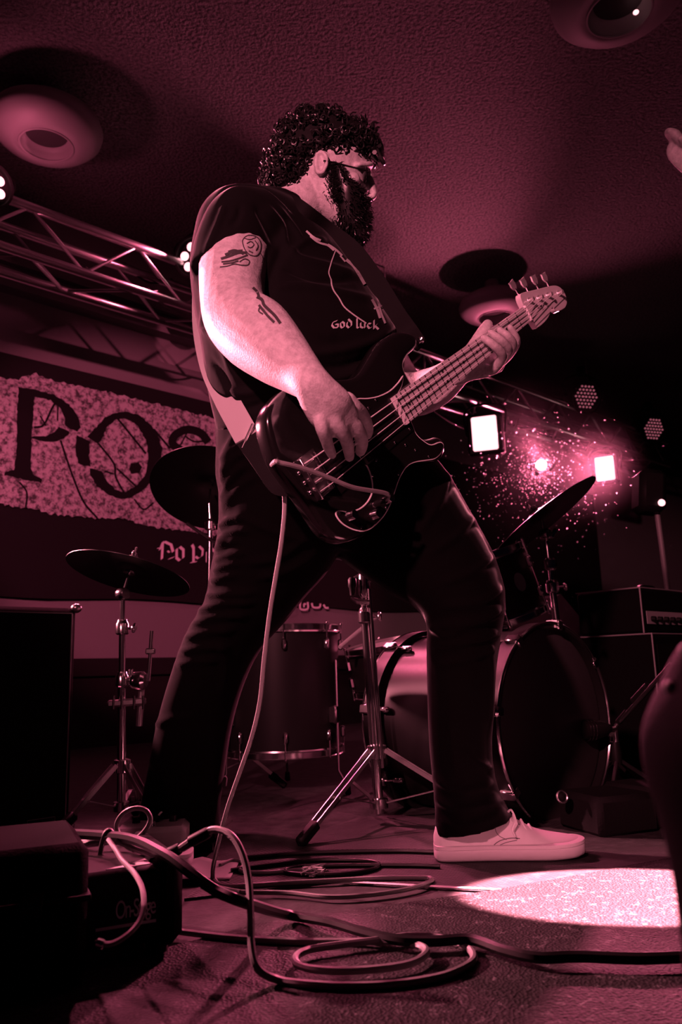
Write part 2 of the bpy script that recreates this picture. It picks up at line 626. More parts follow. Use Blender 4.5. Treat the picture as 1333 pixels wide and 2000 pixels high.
wall_poly('letter', [(62, 853), (90, 852), (110, 841), (115, 833), (137, 845), (125, 856), (105, 863), (80, 861), (62, 857)], LET + 0.0006, 'banner_ink', 0.001, 1.0)
wall_poly('letter', [(192, 830), (205, 815), (225, 806), (245, 804), (270, 810), (290, 825), (307, 845), (317, 875), (313, 905), (300, 935), (280, 957), (255, 972), (238, 974),
                     (215, 968), (190, 950), (177, 928), (175, 914), (200, 922), (210, 941), (225, 955), (243, 962), (265, 950), (285, 925), (290, 895), (288, 870), (278, 845),
                     (262, 825), (243, 817), (225, 820), (208, 835), (198, 862), (190, 866), (170, 853)], LET, 'banner_ink', 0.001, 1.2)
wall_poly('letter', [(150, 850), (176, 862), (174, 890), (177, 912), (153, 905), (147, 880)], LET + 0.0003, 'banner_ink', 0.001, 1.0)
wall_poly('letter', [(255, 905), (270, 903), (278, 912), (272, 924), (255, 925), (253, 915)], LET, 'banner_ink', 0.001, 0.8)
q0 = MB(); q0.prism([Wl(-200, 600, LET), Wl(1300, 600, LET), Wl(1300, 1300, LET), Wl(-200, 1300, LET)], WALL_N * -0.0005)
qo = bpy.data.objects.new('q', mesh_of('q', q0, False))
bv_wall = bvh_of([qo]); bpy.data.objects.remove(qo)
decal('letter', [([(407, 864), (392, 846), (366, 839), (342, 850), (338, 868), (362, 884), (395, 897), (406, 918), (385, 936), (350, 931), (335, 914)], 16)], bv_wall, 'banner_ink', ban, 0.0015)
for st_ in [([(230, 818), (285, 886)], 4), ([(192, 866), (222, 905), (226, 932), (242, 962)], 4), ([(228, 915), (268, 952)], 3.5),
                        ([(118, 860), (140, 925), (163, 980), (190, 1012)], 4), ([(38, 942), (52, 962), (50, 992)], 3.5), ([(300, 838), (332, 876)], 4),
                        ([(262, 975), (280, 995), (300, 982)], 3), ([(66, 835), (85, 830), (100, 800), (108, 786)], 4), ([(90, 832), (78, 812)], 3), ([(113, 790), (112, 822)], 3),
                        ([(352, 870), (365, 846)], 3), ([(362, 852), (378, 862), (398, 862)], 3), ([(204, 920), (222, 926)], 3)]:
    decal('painted_crack', [st_], bv_wall, 'banner_ink', ban, 0.0018)
NIB = (0.80, -0.60)
decal('gothic_letter', [([(312, 1074), (318, 1058), (316, 1092)], 6), ([(321, 1058), (334, 1064), (338, 1078)], 6), ([(329, 1092), (340, 1088)], 5), ([(307, 1071), (316, 1070)], 3), ([(327, 1076), (331, 1079)], 4)], bv_wall, 'banner_white', ban, 0.002, NIB)
decal('gothic_letter', [([(346, 1072), (351, 1068), (358, 1074), (358, 1090), (351, 1095), (345, 1090), (345, 1072)], 6)], bv_wall, 'banner_white', ban, 0.002, NIB)
decal('gothic_letter', [([(375, 1064), (378, 1070), (378, 1098)], 6), ([(372, 1099), (384, 1097)], 4), ([(389, 1067), (396, 1074), (395, 1086), (387, 1091), (382, 1087)], 5)], bv_wall, 'banner_white', ban, 0.002, NIB)
decal('gothic_letter', [([(404, 1078), (412, 1070), (420, 1078), (420, 1096), (412, 1101), (404, 1096), (404, 1078)], 5)], bv_wall, 'banner_white', ban, 0.002, NIB)
decal('gothic_letter', [([(587, 1170), (587, 1189), (601, 1189), (601, 1176)], 3.5), ([(594, 1186), (594, 1180), (598, 1180)], 3), ([(609, 1178), (612, 1186), (624, 1186), (626, 1179)], 3.5), ([(632, 1181), (636, 1187), (642, 1187)], 3.5)], bv_wall, 'banner_white', ban, 0.002)

# ------------------------------------------------------------------ ceiling domes
def dome(px, py, label, group, r=0.27):
    c = F(px, py, CEIL_Z - 0.20)
    t = thing('ceiling_dome', label, 'ceiling dome', (c.x, c.y, CEIL_Z), group)
    o3 = (c.x, c.y, CEIL_Z)
    k = r / 0.27
    s = MB(); s.lathe([(0.06, 0.0), (0.06, -0.12)], o3, (0, 0, 1), 24); obj('stem', s, 'dome', t)
    m = MB(); m.lathe([(0.02, -0.10), (0.12 * k, -0.105), (0.20 * k, -0.125), (0.255 * k, -0.16), (0.27 * k, -0.20), (0.262 * k, -0.235), (0.225 * k, -0.27), (0.17 * k, -0.292), (0.135 * k, -0.298),
                       (0.128 * k, -0.292), (0.122 * k, -0.26), (0.10 * k, -0.235), (0.0, -0.235)], o3, (0, 0, 1), 56); obj('bowl', m, 'dome', t, True, 60)
    g = MB(); g.torus((c.x, c.y, CEIL_Z - 0.297), (0, 0, 1), 0.128 * k, 0.006, 48, 6); obj('lip_ring', g, 'dome', t)
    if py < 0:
        g = MB(); g.blob(F(1243, 24, CEIL_Z - 0.285), 0.012, 0.012, 0.008); obj('glint_lamp', g, 'lamp_glow', t)  # glowing bead added for the highlight, the dome has no lamp here
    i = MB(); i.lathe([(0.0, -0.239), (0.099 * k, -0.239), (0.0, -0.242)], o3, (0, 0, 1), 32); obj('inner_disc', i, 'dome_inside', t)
dome(92, 250, 'round ceiling dome with an open ring beneath, above the truss beside the lit lamp', 'round ceiling domes')
dome(966, 598, 'round ceiling dome behind the bass headstock', 'round ceiling domes')
d3 = dome(1206, -14, 'round ceiling dome high in the dark corner of the ceiling with a small bright glint', 'round ceiling domes')

# ------------------------------------------------------------------ lighting truss
TB = V(200, 545, 4.25)                                     # near lower chord
CH = 0.26
chord_o = {'B': TB, 'A': TB + Vector((0, 0, CH)), 'D': TB - WALL_N * CH, 'C': TB + Vector((0, 0, CH)) - WALL_N * CH}
TR0, TR1 = -2.2, 6.6
tru = thing('lighting_truss', 'long silver box truss with zigzag braces hung under the ceiling', 'truss', TB + WALL_D * 2)
for k in 'ABCD':
    mb = MB(); mb.rod(chord_o[k] + WALL_D * TR0, chord_o[k] + WALL_D * TR1, 0.025, 14); obj('chord', mb, 'truss', tru)
step = 0.30
def brace(a, b):
    mb = MB(); mb.rod(a, b, 0.009, 8); return mb
nb = int((TR1 - TR0) / step)
for face in ('AB', 'CD', 'BD', 'AC'):
    for i in range(nb):
        s0, s1 = TR0 + i * step, TR0 + (i + 1) * step
        if face in ('CD', 'AC') and i % 2:
            continue
        p, q = (face[0], face[1]) if i % 2 == 0 else (face[1], face[0])
        obj('brace', brace(chord_o[p] + WALL_D * s0, chord_o[q] + WALL_D * s1), 'truss', tru)
for s in (-0.9, 2.2, 5.0):                                   # hangers to the ceiling
    mb = MB()
    mb.rod(chord_o['A'] + WALL_D * s, Vector(((chord_o['A'] + WALL_D * s).x, (chord_o['A'] + WALL_D * s).y, CEIL_Z)), 0.008, 8)
    obj('hanger', mb, 'truss', tru)
def truss_at(px, chord):
    """how far along the truss a picture column lies"""
    d = ray(px, 1000)
    n = Vector((d.y, -d.x, 0))
    o = chord_o[chord]
    return o + WALL_D * ((CAM - o).dot(n) / WALL_D.dot(n))
# cables tied along the truss
for k, (px0, px1, ch, sag) in enumerate([(150, 300, 'B', 0.05), (280, 420, 'B', 0.09), (700, 960, 'B', 0.10), (820, 1010, 'D', 0.16), (230, 330, 'C', 0.06)]):
    a, b = truss_at(px0, ch), truss_at(px1, ch)
    pts = [a + (b - a) * (i / 6) + Vector((0, 0, 0.02 - sag * math.sin(math.pi * i / 6) + 0.01 * rnd.random())) for i in range(7)]
    pts[0] = a + Vector((0, 0, 0.033)); pts[-1] = b + Vector((0, 0, 0.033))
    mb = MB(); mb.tube(spline(pts, 6), 0.007, 6)
    tag(obj('power_cable', mb, 'cable_black'), ['black cable looped under the truss near the wall ledge', 'black cable drooping from the truss toward the shoulder', 'black cable sagging under the truss behind the bass neck',
        'black cable tangle hanging below the truss behind the bass neck', 'thin black cable tied along the rear truss tube'][k], 'cable', 'cables on the truss')

def basis(aim):
    a = Vector(aim).normalized()
    x = a.cross(Vector((0, 0, 1))).normalized()
    u = x.cross(a)
    return Matrix((x, u, a)).transposed()                    # local z = aim

def par_can(c, aim, r, label, lit, leds=7, group='round LED cans'):
    t = thing('par_light', label, 'stage light', c, group)
    R = basis(aim)
    a = R @ Vector((0, 0, 1))
    b = MB(); b.lathe([(r * 0.45, -r * 1.5), (r * 0.75, -r * 1.45), (r * 0.95, -r * 0.9), (r * 1.0, 0.0), (r * 1.06, 0.0), (r * 1.06, r * 0.16), (r * 0.94, r * 0.16), (r * 0.92, -0.01), (0, -0.012)], c, a, 32)
    obj('can', b, 'black_plastic', t)
    yk = MB()
    x = R @ Vector((1, 0, 0))
    pts = [c + x * (r * 1.15) - a * r * 0.4, c + x * (r * 1.25) + Vector((0, 0, r * 0.9)) - a * r * 0.4, c + Vector((0, 0, r * 1.5)) - a * r * 0.4,
           c - x * (r * 1.25) + Vector((0, 0, r * 0.9)) - a * r * 0.4, c - x * (r * 1.15) - a * r * 0.4]
    yk.tube(spline(pts, 5), r * 0.09, 6); obj('yoke', yk, 'black_plastic', t)
    cl = MB(); cl.cbox(c + Vector((0, 0, r * 1.65)) - a * r * 0.4, (r * 0.22, r * 0.22, r * 0.28), None, 0.004); obj('clamp', cl, 'black_plastic', t)
    pos = [(0, 0)] + [(math.cos(i * math.pi / 3 + 0.3) * 0.56, math.sin(i * math.pi / 3 + 0.3) * 0.56) for i in range(6)]
    if leds > 7:
        pos = [(i * 0.24 + (j % 2) * 0.12, j * 0.21) for i in range(-4, 5) for j in range(-4, 5) if math.hypot(i * 0.24 + (j % 2) * 0.12, j * 0.21) < 0.82]
    rl = 0.22 if leds <= 7 else 0.055
    for (u, v) in pos:
        l = MB(); l.lathe([(r * rl, 0), (r * rl, r * 0.05), (r * rl * 0.6, r * 0.09), (0, r * 0.10)], c + R @ Vector((u * r, v * r, -0.005)), a, 14)
        obj('lens', l, 'lamp_glow' if lit else 'led_dim', t)
    return a

c1 = truss_at(-22, 'A') + Vector((0, 0, 0.05)); c1 = P(-20, 362, c1.y - 0.15)
par_can(c1, Vector((0.75, -0.62, -0.22)), 0.105, 'lit LED can with round glowing lenses beside the ceiling dome', True)
c2 = truss_at(380, 'A'); c2 = P(380, 503, c2.y - 0.12)
par_can(c2, Vector((-0.30, -0.92, -0.25)), 0.115, 'lit LED can with glowing lenses behind the shoulder of the bassist', True)
c3 = P(1146, 775, truss_at(1146, 'A').y - 0.1)
par_can(c3, Vector((0.25, -0.9, -0.35)), 0.15, 'unlit black LED can with a dotted face above the blazing lamp', False, 30)
c4 = P(1278, 838, truss_at(1278, 'A').y - 0.1)
par_can(c4, Vector((0.3, -0.9, -0.35)), 0.15, 'unlit black LED can at the dark end of the truss', False, 30)

def wash(c, aim, hw, hh, label):
    t = thing('wash_light', label, 'stage light', c, 'square wash lights under the truss')
    R = basis(aim)
    q = MB(); q.cbox(c - R @ Vector((0, 0, 0.07)), (hw * 1.45, hh * 1.25, 0.06), R, 0.02); obj('housing', q, 'black_plastic', t)
    for i in range(9):
        f = MB(); f.cbox(c + R @ Vector((0, (i - 4) * hh * 0.26, -0.15)), (hw * 1.35, 0.004, 0.03), R, 0.001); obj('cooling_fin', f, 'black_plastic', t)
    l = MB(); l.cbox(c + R @ Vector((0, 0, -0.005)), (hw, hh, 0.012), R, 0.010); obj('lens', l, 'lamp_glow', t)
    b = MB(); b.cbox(c - R @ Vector((hw * 1.22, 0, 0.005)), (hw * 0.16, hh * 1.05, 0.012), R, 0.004); obj('dotted_bezel', b, 'black_plastic', t)
    y = MB(); x = R @ Vector((1, 0, 0)); z = Vector((0, 0, 1)); a = R @ Vector((0, 0, -0.08))
    y.tube(spline([c + x * hw * 1.55 + a, c + x * hw * 1.6 + z * hh * 1.5 + a, c + z * hh * 1.9 + a, c - x * hw * 1.6 + z * hh * 1.5 + a, c - x * hw * 1.55 + a], 5), 0.010, 6)
    obj('yoke', y, 'black_plastic', t)
w1 = P(947, 846, truss_at(947, 'B').y - 0.1)
wash(w1, Vector((-0.30, -0.92, -0.10)), 0.098, 0.135, 'blazing square wash light hung beside the bass neck')
w2 = P(1182, 915, truss_at(1182, 'B').y - 0.1)
wash(w2, Vector((-0.45, -0.86, -0.05)), 0.085, 0.115, 'blazing square wash light hung above the crash cymbal edge')
# the blazing lamp in the middle
h0 = P(1058, 908, truss_at(1058, 'B').y - 0.1)
hl = thing('spot_lamp', 'small round lamp blazing with a halo of glitter above the crash cymbal', 'stage light', h0)
ah = Vector((-0.14, -0.98, -0.12)).normalized()
b = MB(); b.lathe([(0.05, -0.22), (0.075, -0.2), (0.085, -0.02), (0.09, 0.03), (0.08, 0.03), (0.07, -0.03), (0, -0.035)], h0, ah, 28); obj('barrel', b, 'black_plastic', hl)
b = MB(); b.lathe([(0.045, -0.02), (0.045, 0.0), (0.03, 0.02), (0, 0.026)], h0, ah, 20); obj('bulb', b, 'lamp_hot', hl)
b = MB(); b.tube(spline([h0 + Vector((0.1, 0.06, 0)), h0 + Vector((0.09, 0.08, 0.12)), h0 + Vector((0, 0.1, 0.2)), h0 + Vector((-0.09, 0.08, 0.12)), h0 + Vector((-0.1, 0.06, 0))], 5), 0.009, 6); obj('yoke', b, 'black_plastic', hl)

# light that these lamps throw
spot('can_beam_1', c1 + Vector((0.75, -0.62, -0.22)).normalized() * 0.06, (-0.3, 1.6, 1.1), 500, 60, 0.6, 0.05)
spot('can_beam_2', c2 + Vector((-0.30, -0.92, -0.25)).normalized() * 0.06, (-0.35, 1.7, 1.2), 300, 60, 0.6, 0.05)
spot('wash_beam_1', w1 + Vector((-0.30, -0.92, -0.10)).normalized() * 0.05, (0.3, 1.8, 1.0), 1500, 32, 0.7, 0.09)
spot('wash_beam_2', w2 + Vector((-0.45, -0.86, -0.05)).normalized() * 0.05, (0.45, 1.8, 0.75), 1500, 30, 0.7, 0.09)
spot('lamp_beam', h0 + ah * 0.08, F(680, 300, CEIL_Z), 330, 50, 1.0, 0.04)
spot('can_spill', c1 + Vector((0.10, -0.08, 0.0)), F(110, 240, CEIL_Z), 4, 150, 0.6, 0.04)
spot('can_spill_2', c2 + Vector((-0.12, -0.10, 0.03)), truss_at(150, 'B'), 30, 120, 0.6, 0.04)
spot('lamp_spill', h0 + ah * 0.07, (0.3, 1.8, 1.2), 60, 150, 0.5, 0.03)

# haze and glitter in front of the blazing lamp
hz_ = MB(); hz_.blob((0, 0, 0), 1, 1, 1, None, 32, 20)
o = obj('haze', hz_, 'haze'); o.location = h0 + ah * 0.12; tag(o, 'thin pink haze glowing around the blazing round lamp', 'haze', None, 'stuff')
sk = MB(); sr = random.Random(11)
for k in range(1500):
    rr = abs(sr.gauss(0, 1)) * 78 + 4
    an = sr.uniform(0, 2 * math.pi)
    px_, py_ = 1050 + rr * math.cos(an) * 1.15, 925 + rr * math.sin(an)
    q = P(px_, py_, h0.y - sr.uniform(0.15, 1.6))
    s = sr.choice((0.0022, 0.003, 0.0042, 0.006))
    ax = Vector((sr.uniform(-1, 1), sr.uniform(-1, 1), sr.uniform(-1, 1))).normalized(); x, y, a = frame_of(ax)
    sk.add([q + x * s, q + y * s, q - x * s, q - y * s, q + a * s * 0.5], [(0, 1, 4), (1, 2, 4), (2, 3, 4), (3, 0, 4)])
o = obj('dust_glitter', sk, 'speck'); tag(o, 'glittering specks floating around the blazing round lamp', 'glitter', None, 'stuff')

# ------------------------------------------------------------------ drum kit
def drum(name, label, cat, c, axis, R, depth, n_lugs, top_mat='head_white', hoop_mat='chrome', phase=0.2, wide_hoop=False, group=None, badge=None, base=None, front_mat=None):
    """c: middle of the far end, axis: towards the playing head / audience side"""
    a = Vector(axis).normalized(); x, y, _ = frame_of(a); c = Vector(c)
    t = thing(name, label, cat, base if base is not None else c, group)
    s = MB(); s.lathe([(R, 0.004), (R, depth - 0.004), (R - 0.006, depth - 0.004), (R - 0.006, 0.004)], c, a, 64, True); obj('shell', s, 'shell', t)
    for h, sg in ((0.0, -1), (depth, 1)):
        m = MB()
        if wide_hoop:
            m.lathe([(R + 0.004, h - sg * 0.026), (R + 0.018, h - sg * 0.026), (R + 0.018, h + sg * 0.022), (R + 0.004, h + sg * 0.022)], c, a, 72, True)
        else:
            m.lathe([(R + 0.003, h - sg * 0.012), (R + 0.008, h - sg * 0.014), (R + 0.009, h - sg * 0.009), (R + 0.0055, h - sg * 0.006), (R + 0.0055, h + sg * 0.010), (R + 0.009, h + sg * 0.013), (R + 0.003, h + sg * 0.013)], c, a, 64, True)
        obj('hoop', m, hoop_mat, t)
        hd = MB(); hd.lathe([(R + 0.002, h - sg * 0.004), (R + 0.002, h), (R - 0.01, h + sg * 0.004), (0, h + sg * 0.005)], c, a, 64); obj('drum_head', hd, (front_mat if (sg > 0 and front_mat) else top_mat), t)
    for k in range(n_lugs):
        an = phase + 2 * math.pi * k / n_lugs
        d = x * math.cos(an) + y * math.sin(an)
        tn = a.cross(d)
        Rm = Matrix((tn, a, d)).transposed()
        for h, sg in ((0.0, -1), (depth, 1)):
            lg = MB(); lh = h - sg * min(0.055, depth * 0.3)
            lg.cbox(c + d * (R + 0.009) + a * lh, (0.008, 0.019, 0.009), Rm, 0.005); lug = obj('lug', lg, 'chrome', t)
            rd = MB(); rr = R + (0.024 if wide_hoop else 0.012)
            rd.rod(c + d * (R + 0.012) + a * lh, c + d * rr + a * (h + sg * 0.016), 0.003, 8); obj('tension_rod', rd, 'chrome', lug)
            if wide_hoop:
                cw = MB(); cw.cbox(c + d * (R + 0.023) + a * (h + sg * 0.006), (0.013, 0.020, 0.006), Rm, 0.003); cw.cbox(c + d * (R + 0.013) + a * (h + sg * 0.025), (0.011, 0.004, 0.013), Rm, 0.002); obj('claw', cw, 'chrome', lug)
            else:
                cw = MB(); cw.lathe([(0.005, 0), (0.005, 0.006), (0.0035, 0.008)], c + d * rr + a * (h + sg * 0.014), a * sg, 8); obj('rod_head', cw, 'chrome', lug)
    if badge is not None:
        d = (x * math.cos(badge) + y * math.sin(badge)); tn = a.cross(d)
        m = MB()
        m.add([c + d * (R + 0.002) + a * depth * 0.5 + tn * 0.028 * math.cos(i * math.pi / 10) + a * 0.019 * math.sin(i * math.pi / 10) for i in range(20)] +
              [c + d * (R + 0.0005) + a * depth * 0.5 + tn * 0.030 * math.cos(i * math.pi / 10) + a * 0.021 * math.sin(i * math.pi / 10) for i in range(20)],
              [tuple(range(20))] + [(i, 20 + i, 20 + (i + 1) % 20, (i + 1) % 20) for i in range(20)])
        obj('badge', m, 'chrome_old', t)
    return t, a, x, y

AX = WALL_N.copy()
kc = P(1077, 1412, 2.22)
kick, ka, kx, ky = drum('bass_drum', 'large black bass drum lying on its side with a dark front head', 'drum', kc - AX * 0.43, AX, 0.250, 0.43, 8, 'head_white', 'shell', 0.62, True, None, None,
                        (kc.x - AX.x * 0.2, kc.y - AX.y * 0.2, 0.0), 'head_black')
for h in (-0.022, 0.452):                                       # chrome inlay on the wooden hoops
    m = MB(); m.torus(kc - AX * 0.43 + AX * (h - 0.0), AX, 0.266, 0.0045, 72, 6); obj('hoop_inlay', m, 'chrome', kick)
for s in (-1, 1):
    p0 = kc - AX * 0.10 + WALL_D * s * 0.22 - Vector((0, 0, 0.17)); p1 = Vector((p0.x, p0.y, 0.004)) + WALL_D * s * 0.10 + AX * 0.14
    m = MB(); m.rod(p0, p1, 0.006); sp = obj('spur', m, 'chrome', kick)
    m = MB(); m.cbox(p0, (0.02, 0.02, 0.02), None, 0.006); obj('spur_bracket', m, 'chrome', sp)
m = MB(); m.cbox(kc - AX * 0.16 + Vector((0, 0, 0.262)), (0.035, 0.022, 0.010), None, 0.006); mt = obj('tom_mount', m, 'chrome', kick)
m = MB(); m.rod(kc - AX * 0.16 + Vector((0, 0, 0.28)), kc - AX * 0.20 + Vector((-0.02, 0, 0.42)), 0.010); obj('mount_post', m, 'chrome', mt)

tc_ = P(553, 1340, 2.88); tom_base = Vector((tc_.x, tc_.y, 0.135))
ft, fa, fx, fy = drum('floor_tom', 'tall black floor tom on three chrome legs behind the grey guitar cable', 'drum', tom_base, (0, 0, 1), 0.198, 0.41, 8, 'head_white', 'chrome', 0.1, False, None, None, (tc_.x, tc_.y, 0))
for an in (-0.55, 1.6, 3.75):
    d = Vector((math.cos(an), math.sin(an), 0)); q = tom_base + d * 0.222
    m = MB(); m.tube([q + Vector((0, 0, 0.30)), q + Vector((0, 0, -0.06)), q + d * 0.03 + Vector((0, 0, -0.105)), Vector((q.x, q.y, 0.0)) + d * 0.035 + Vector((0, 0, 0.012))], 0.0048, 8); lg = obj('leg', m, 'chrome', ft)
    m = MB(); m.cbox(q - d * 0.010 + Vector((0, 0, 0.12)), (0.016, 0.016, 0.03), Matrix.Rotation(an, 3, 'Z'), 0.005); obj('leg_bracket', m, 'chrome', lg)
    m = MB(); m.lathe([(0.008, 0), (0.011, 0.004), (0.009, 0.03), (0.005, 0.034)], Vector((q.x, q.y, 0.0)) + d * 0.035, (0, 0, 1), 12); obj('rubber_foot', m, 'black_plastic', lg)

sn_ax = Vector((-0.16, -0.10, 1)).normalized()
sc_ = P(778, 1300, 2.98)
snare, _, _, _ = drum('snare_drum', 'shallow black snare drum tilted on a stand beside the bass drum hoop', 'drum', sc_ - sn_ax * 0.07, sn_ax, 0.175, 0.15, 8, 'head_white', 'chrome', 0.25, False, None, None, (sc_.x, sc_.y, 0))
sst = thing('snare_stand', 'chrome basket stand under the tilted snare drum', 'drum stand', (sc_.x, sc_.y, 0))
m = MB(); m.rod((sc_.x, sc_.y, 0.08), sc_ - sn_ax * 0.10, 0.011); obj('post', m, 'chrome', sst)
for k in range(3):
    d = Vector((math.cos(k * 2.09 + 0.4), math.sin(k * 2.09 + 0.4), 0))
    m = MB(); m.tube([Vector((sc_.x, sc_.y, 0.20)), Vector((sc_.x, sc_.y, 0.012)) + d * 0.25], 0.006, 8); obj('leg', m, 'chrome', sst)
    q = sc_ - sn_ax * 0.09
    m = MB(); m.tube([q, q + d * 0.12, q + d * 0.19 + sn_ax * 0.012, q + d * 0.195 + sn_ax * 0.05], 0.005, 8); obj('basket_arm', m, 'chrome', sst)

rt_top = P(940, 1092, 2.60)
rt_ax = (ROT @ Vector((-0.33, 0.94, 0.0)) + Vector((0, 0.10, 0))).normalized()
rt, _, rx_, ry_ = drum('rack_tom', 'small black rack tom with an oval badge mounted over the bass drum', 'drum', rt_top - rt_ax * 0.21, rt_ax, 0.145, 0.21, 6, 'head_white', 'chrome', 0.95, False, None, None,
                       rt_top - rt_ax * 0.21)
bd = MB()                                                        # oval badge turned to the lens
tocam = (CAM - rt_top); tocam = (tocam - rt_ax * tocam.dot(rt_ax)).normalized()
sd = rt_ax.cross(tocam)
bdir = (tocam * 0.80 + sd * 0.60).normalized()
if to_px(rt_top + sd)[0] < to_px(rt_top)[0]:
    bdir = (tocam * 0.80 - sd * 0.60).normalized()
bt = rt_ax.cross(bdir)
bcn = rt_top - rt_ax * 0.105 + bdir * 0.1465
bd.add([bcn + bt * 0.021 * math.cos(i * math.pi / 10) + rt_ax * 0.030 * math.sin(i * math.pi / 10) for i in range(20)], [tuple(range(20))])
obj('badge', bd, 'chrome_old', rt)
m = MB(); pm = rt_top - rt_ax * 0.15 - Vector((0.0, -0.14, 0)); m.tube(spline([kc - AX * 0.20 + Vector((-0.02, 0, 0.42)), kc - AX * 0.22 + Vector((-0.03, 0.0, 0.46)), rt_top - rt_ax * 0.12 + Vector((0.10, 0.11, 0))], 5), 0.009, 8); obj('mount_arm', m, 'chrome', rt)

def cymbal_mesh(c, n, R, bell=0.03):
    m = MB(); n = Vector(n).normalized()
    pr = [(0.006, bell * 0.95), (R * 0.10, bell * 0.9), (R * 0.20, bell * 0.55), (R * 0.26, bell * 0.28), (R * 0.5, bell * 0.10), (R * 0.8, -bell * 0.14), (R, -bell * 0.42)]
    pr2 = [(r, h - 0.0016) for r, h in pr[::-1]]
    m.lathe(pr + pr2, Vector(c), n, 72, True)
    return m

def cymbal_on(label, c, n, R, stand):
    n = Vector(n).normalized(); c = Vector(c)
    t = thing('cymbal', label, 'cymbal', c)
    obj('disc', cymbal_mesh(c, n, R), 'cymbal', t, True, 60)
    m = MB(); m.lathe([(0.016, 0), (0.018, 0.005), (0.015, 0.012), (0.006, 0.013)], c + n * 0.029, n, 16); obj('felt', m, 'felt', t)
    m = MB(); m.lathe([(0.004, 0.0), (0.004, 0.05), (0.002, 0.052)], c + n * 0.02, n, 8); w = obj('top_bolt', m, 'chrome', t)
    m = MB(); x, y, _ = frame_of(n); m.cbox(c + n * 0.048, (0.020, 0.004, 0.007), Matrix((x, y, n)).transposed(), 0.003); m.lathe([(0.008, -0.008), (0.007, 0.006)], c + n * 0.048, n, 10); obj('wing_nut', m, 'chrome', w)
    return t

def stand(name, label, base, top, legs, leg_r=0.32, hub=0.20, r1=0.0125, joints=(0.45, 0.8), foot_angles=(0.3, 2.4, 4.5), double=True, group=None, tilter=None):
    """tripod stand with a telescoping tube; legs are doubled flat bars with braces"""
    base = Vector(base); top = Vector(top)
    t = thing(name, label, 'drum stand', (base.x, base.y, 0), group)
    ax = (top - base).normalized(); L = (top - base).length
    js = [0.0] + list(joints) + [1.0]
    for i in range(len(js) - 1):
        m = MB(); m.rod(base + ax * L * js[i], base + ax * L * js[i + 1], r1 * (1 - 0.22 * i), 14); tb = obj('tube', m, 'chrome', t)
        if i > 0:
            q = base + ax * L * js[i]
            m = MB(); m.lathe([(r1 * 1.2, -0.03), (r1 * 1.55, -0.026), (r1 * 1.55, 0.0), (r1 * 1.3, 0.004), (r1 * 1.1, 0.012)], q, ax, 16); cl = obj('clamp_collar', m, 'chrome', t)
            m = MB(); d = Vector((0.9, -0.4, 0.0)); m.rod(q - ax * 0.013, q - ax * 0.013 + d * 0.04, 0.004, 8)
            m.cbox(q - ax * 0.013 + d * 0.042, (0.005, 0.016, 0.010), Matrix.Rotation(0.4, 3, 'X'), 0.003); obj('wing_screw', m, 'chrome', cl)
    hz = Vector((base.x, base.y, hub))
    m = MB(); m.lathe([(r1 * 1.1, -0.02), (r1 * 1.9, -0.016), (r1 * 1.9, 0.016), (r1 * 1.1, 0.02)], hz, (0, 0, 1), 16); obj('leg_hub', m, 'chrome', t)
    lz = Vector((base.x, base.y, 0.055))
    m = MB(); m.lathe([(r1 * 1.1, -0.014), (r1 * 1.8, -0.012), (r1 * 1.8, 0.012), (r1 * 1.1, 0.014)], lz, (0, 0, 1), 16); obj('brace_hub', m, 'chrome', t)
    for an in foot_angles:
        d = Vector((math.cos(an), math.sin(an), 0)); w = Vector((-d.y, d.x, 0))
        e = Vector((base.x, base.y, 0.016)) + d * leg_r
        a0 = hz + d * r1 * 1.5
        up = (e - a0).normalized().cross(w)
        lg = None
        for s in ((-1, 1) if double else (0,)):
            m = MB(); m.strip([a0 + w * s * 0.011, e + w * s * 0.009], w * 0.0016, up, 0.011)
            o = obj('leg', m, 'chrome_old', t) if lg is None else obj('leg_bar', m, 'chrome_old', lg)
            lg = lg or o
        mid = a0 + (e - a0) * 0.55
        m = MB(); m.strip([lz + d * r1 * 1.4, mid], w * 0.006, Vector((0, 0, 1)), 0.003); obj('brace', m, 'chrome_old', lg)
        m = MB(); m.rod(mid - w * 0.013, mid + w * 0.013, 0.004, 8); obj('rivet', m, 'chrome', lg)
        m = MB(); Rm = Matrix((d, w, Vector((0, 0, 1)))).transposed() @ Matrix.Rotation(math.atan2(a0.z - e.z, leg_r), 3, 'Y')
        m.cbox(e - (e - a0).normalized() * 0.015 + Vector((0, 0, 0.004)), (0.036, 0.013, 0.013), Rm, 0.006); obj('rubber_foot', m, 'black_plastic', lg)
    if tilter is not None:
        n = Vector(tilter).normalized()
        m = MB(); m.lathe([(0.014, -0.016), (0.018, -0.010), (0.018, 0.010), (0.014, 0.016)], top, Vector((0.8, -0.6, 0)), 16); tl = obj('tilter', m, 'chrome', t)
        m = MB(); m.tube([top, top + n * 0.03, top + n * 0.075], [0.007, 0.006, 0.004], 10); obj('tilter_post', m, 'chrome', tl)
        m = MB(); m.lathe([(0.004, 0.0), (0.017, 0.001), (0.018, 0.006), (0.012, 0.009)], top + n * 0.062, n, 16); obj('washer', m, 'chrome', tl)
    return t

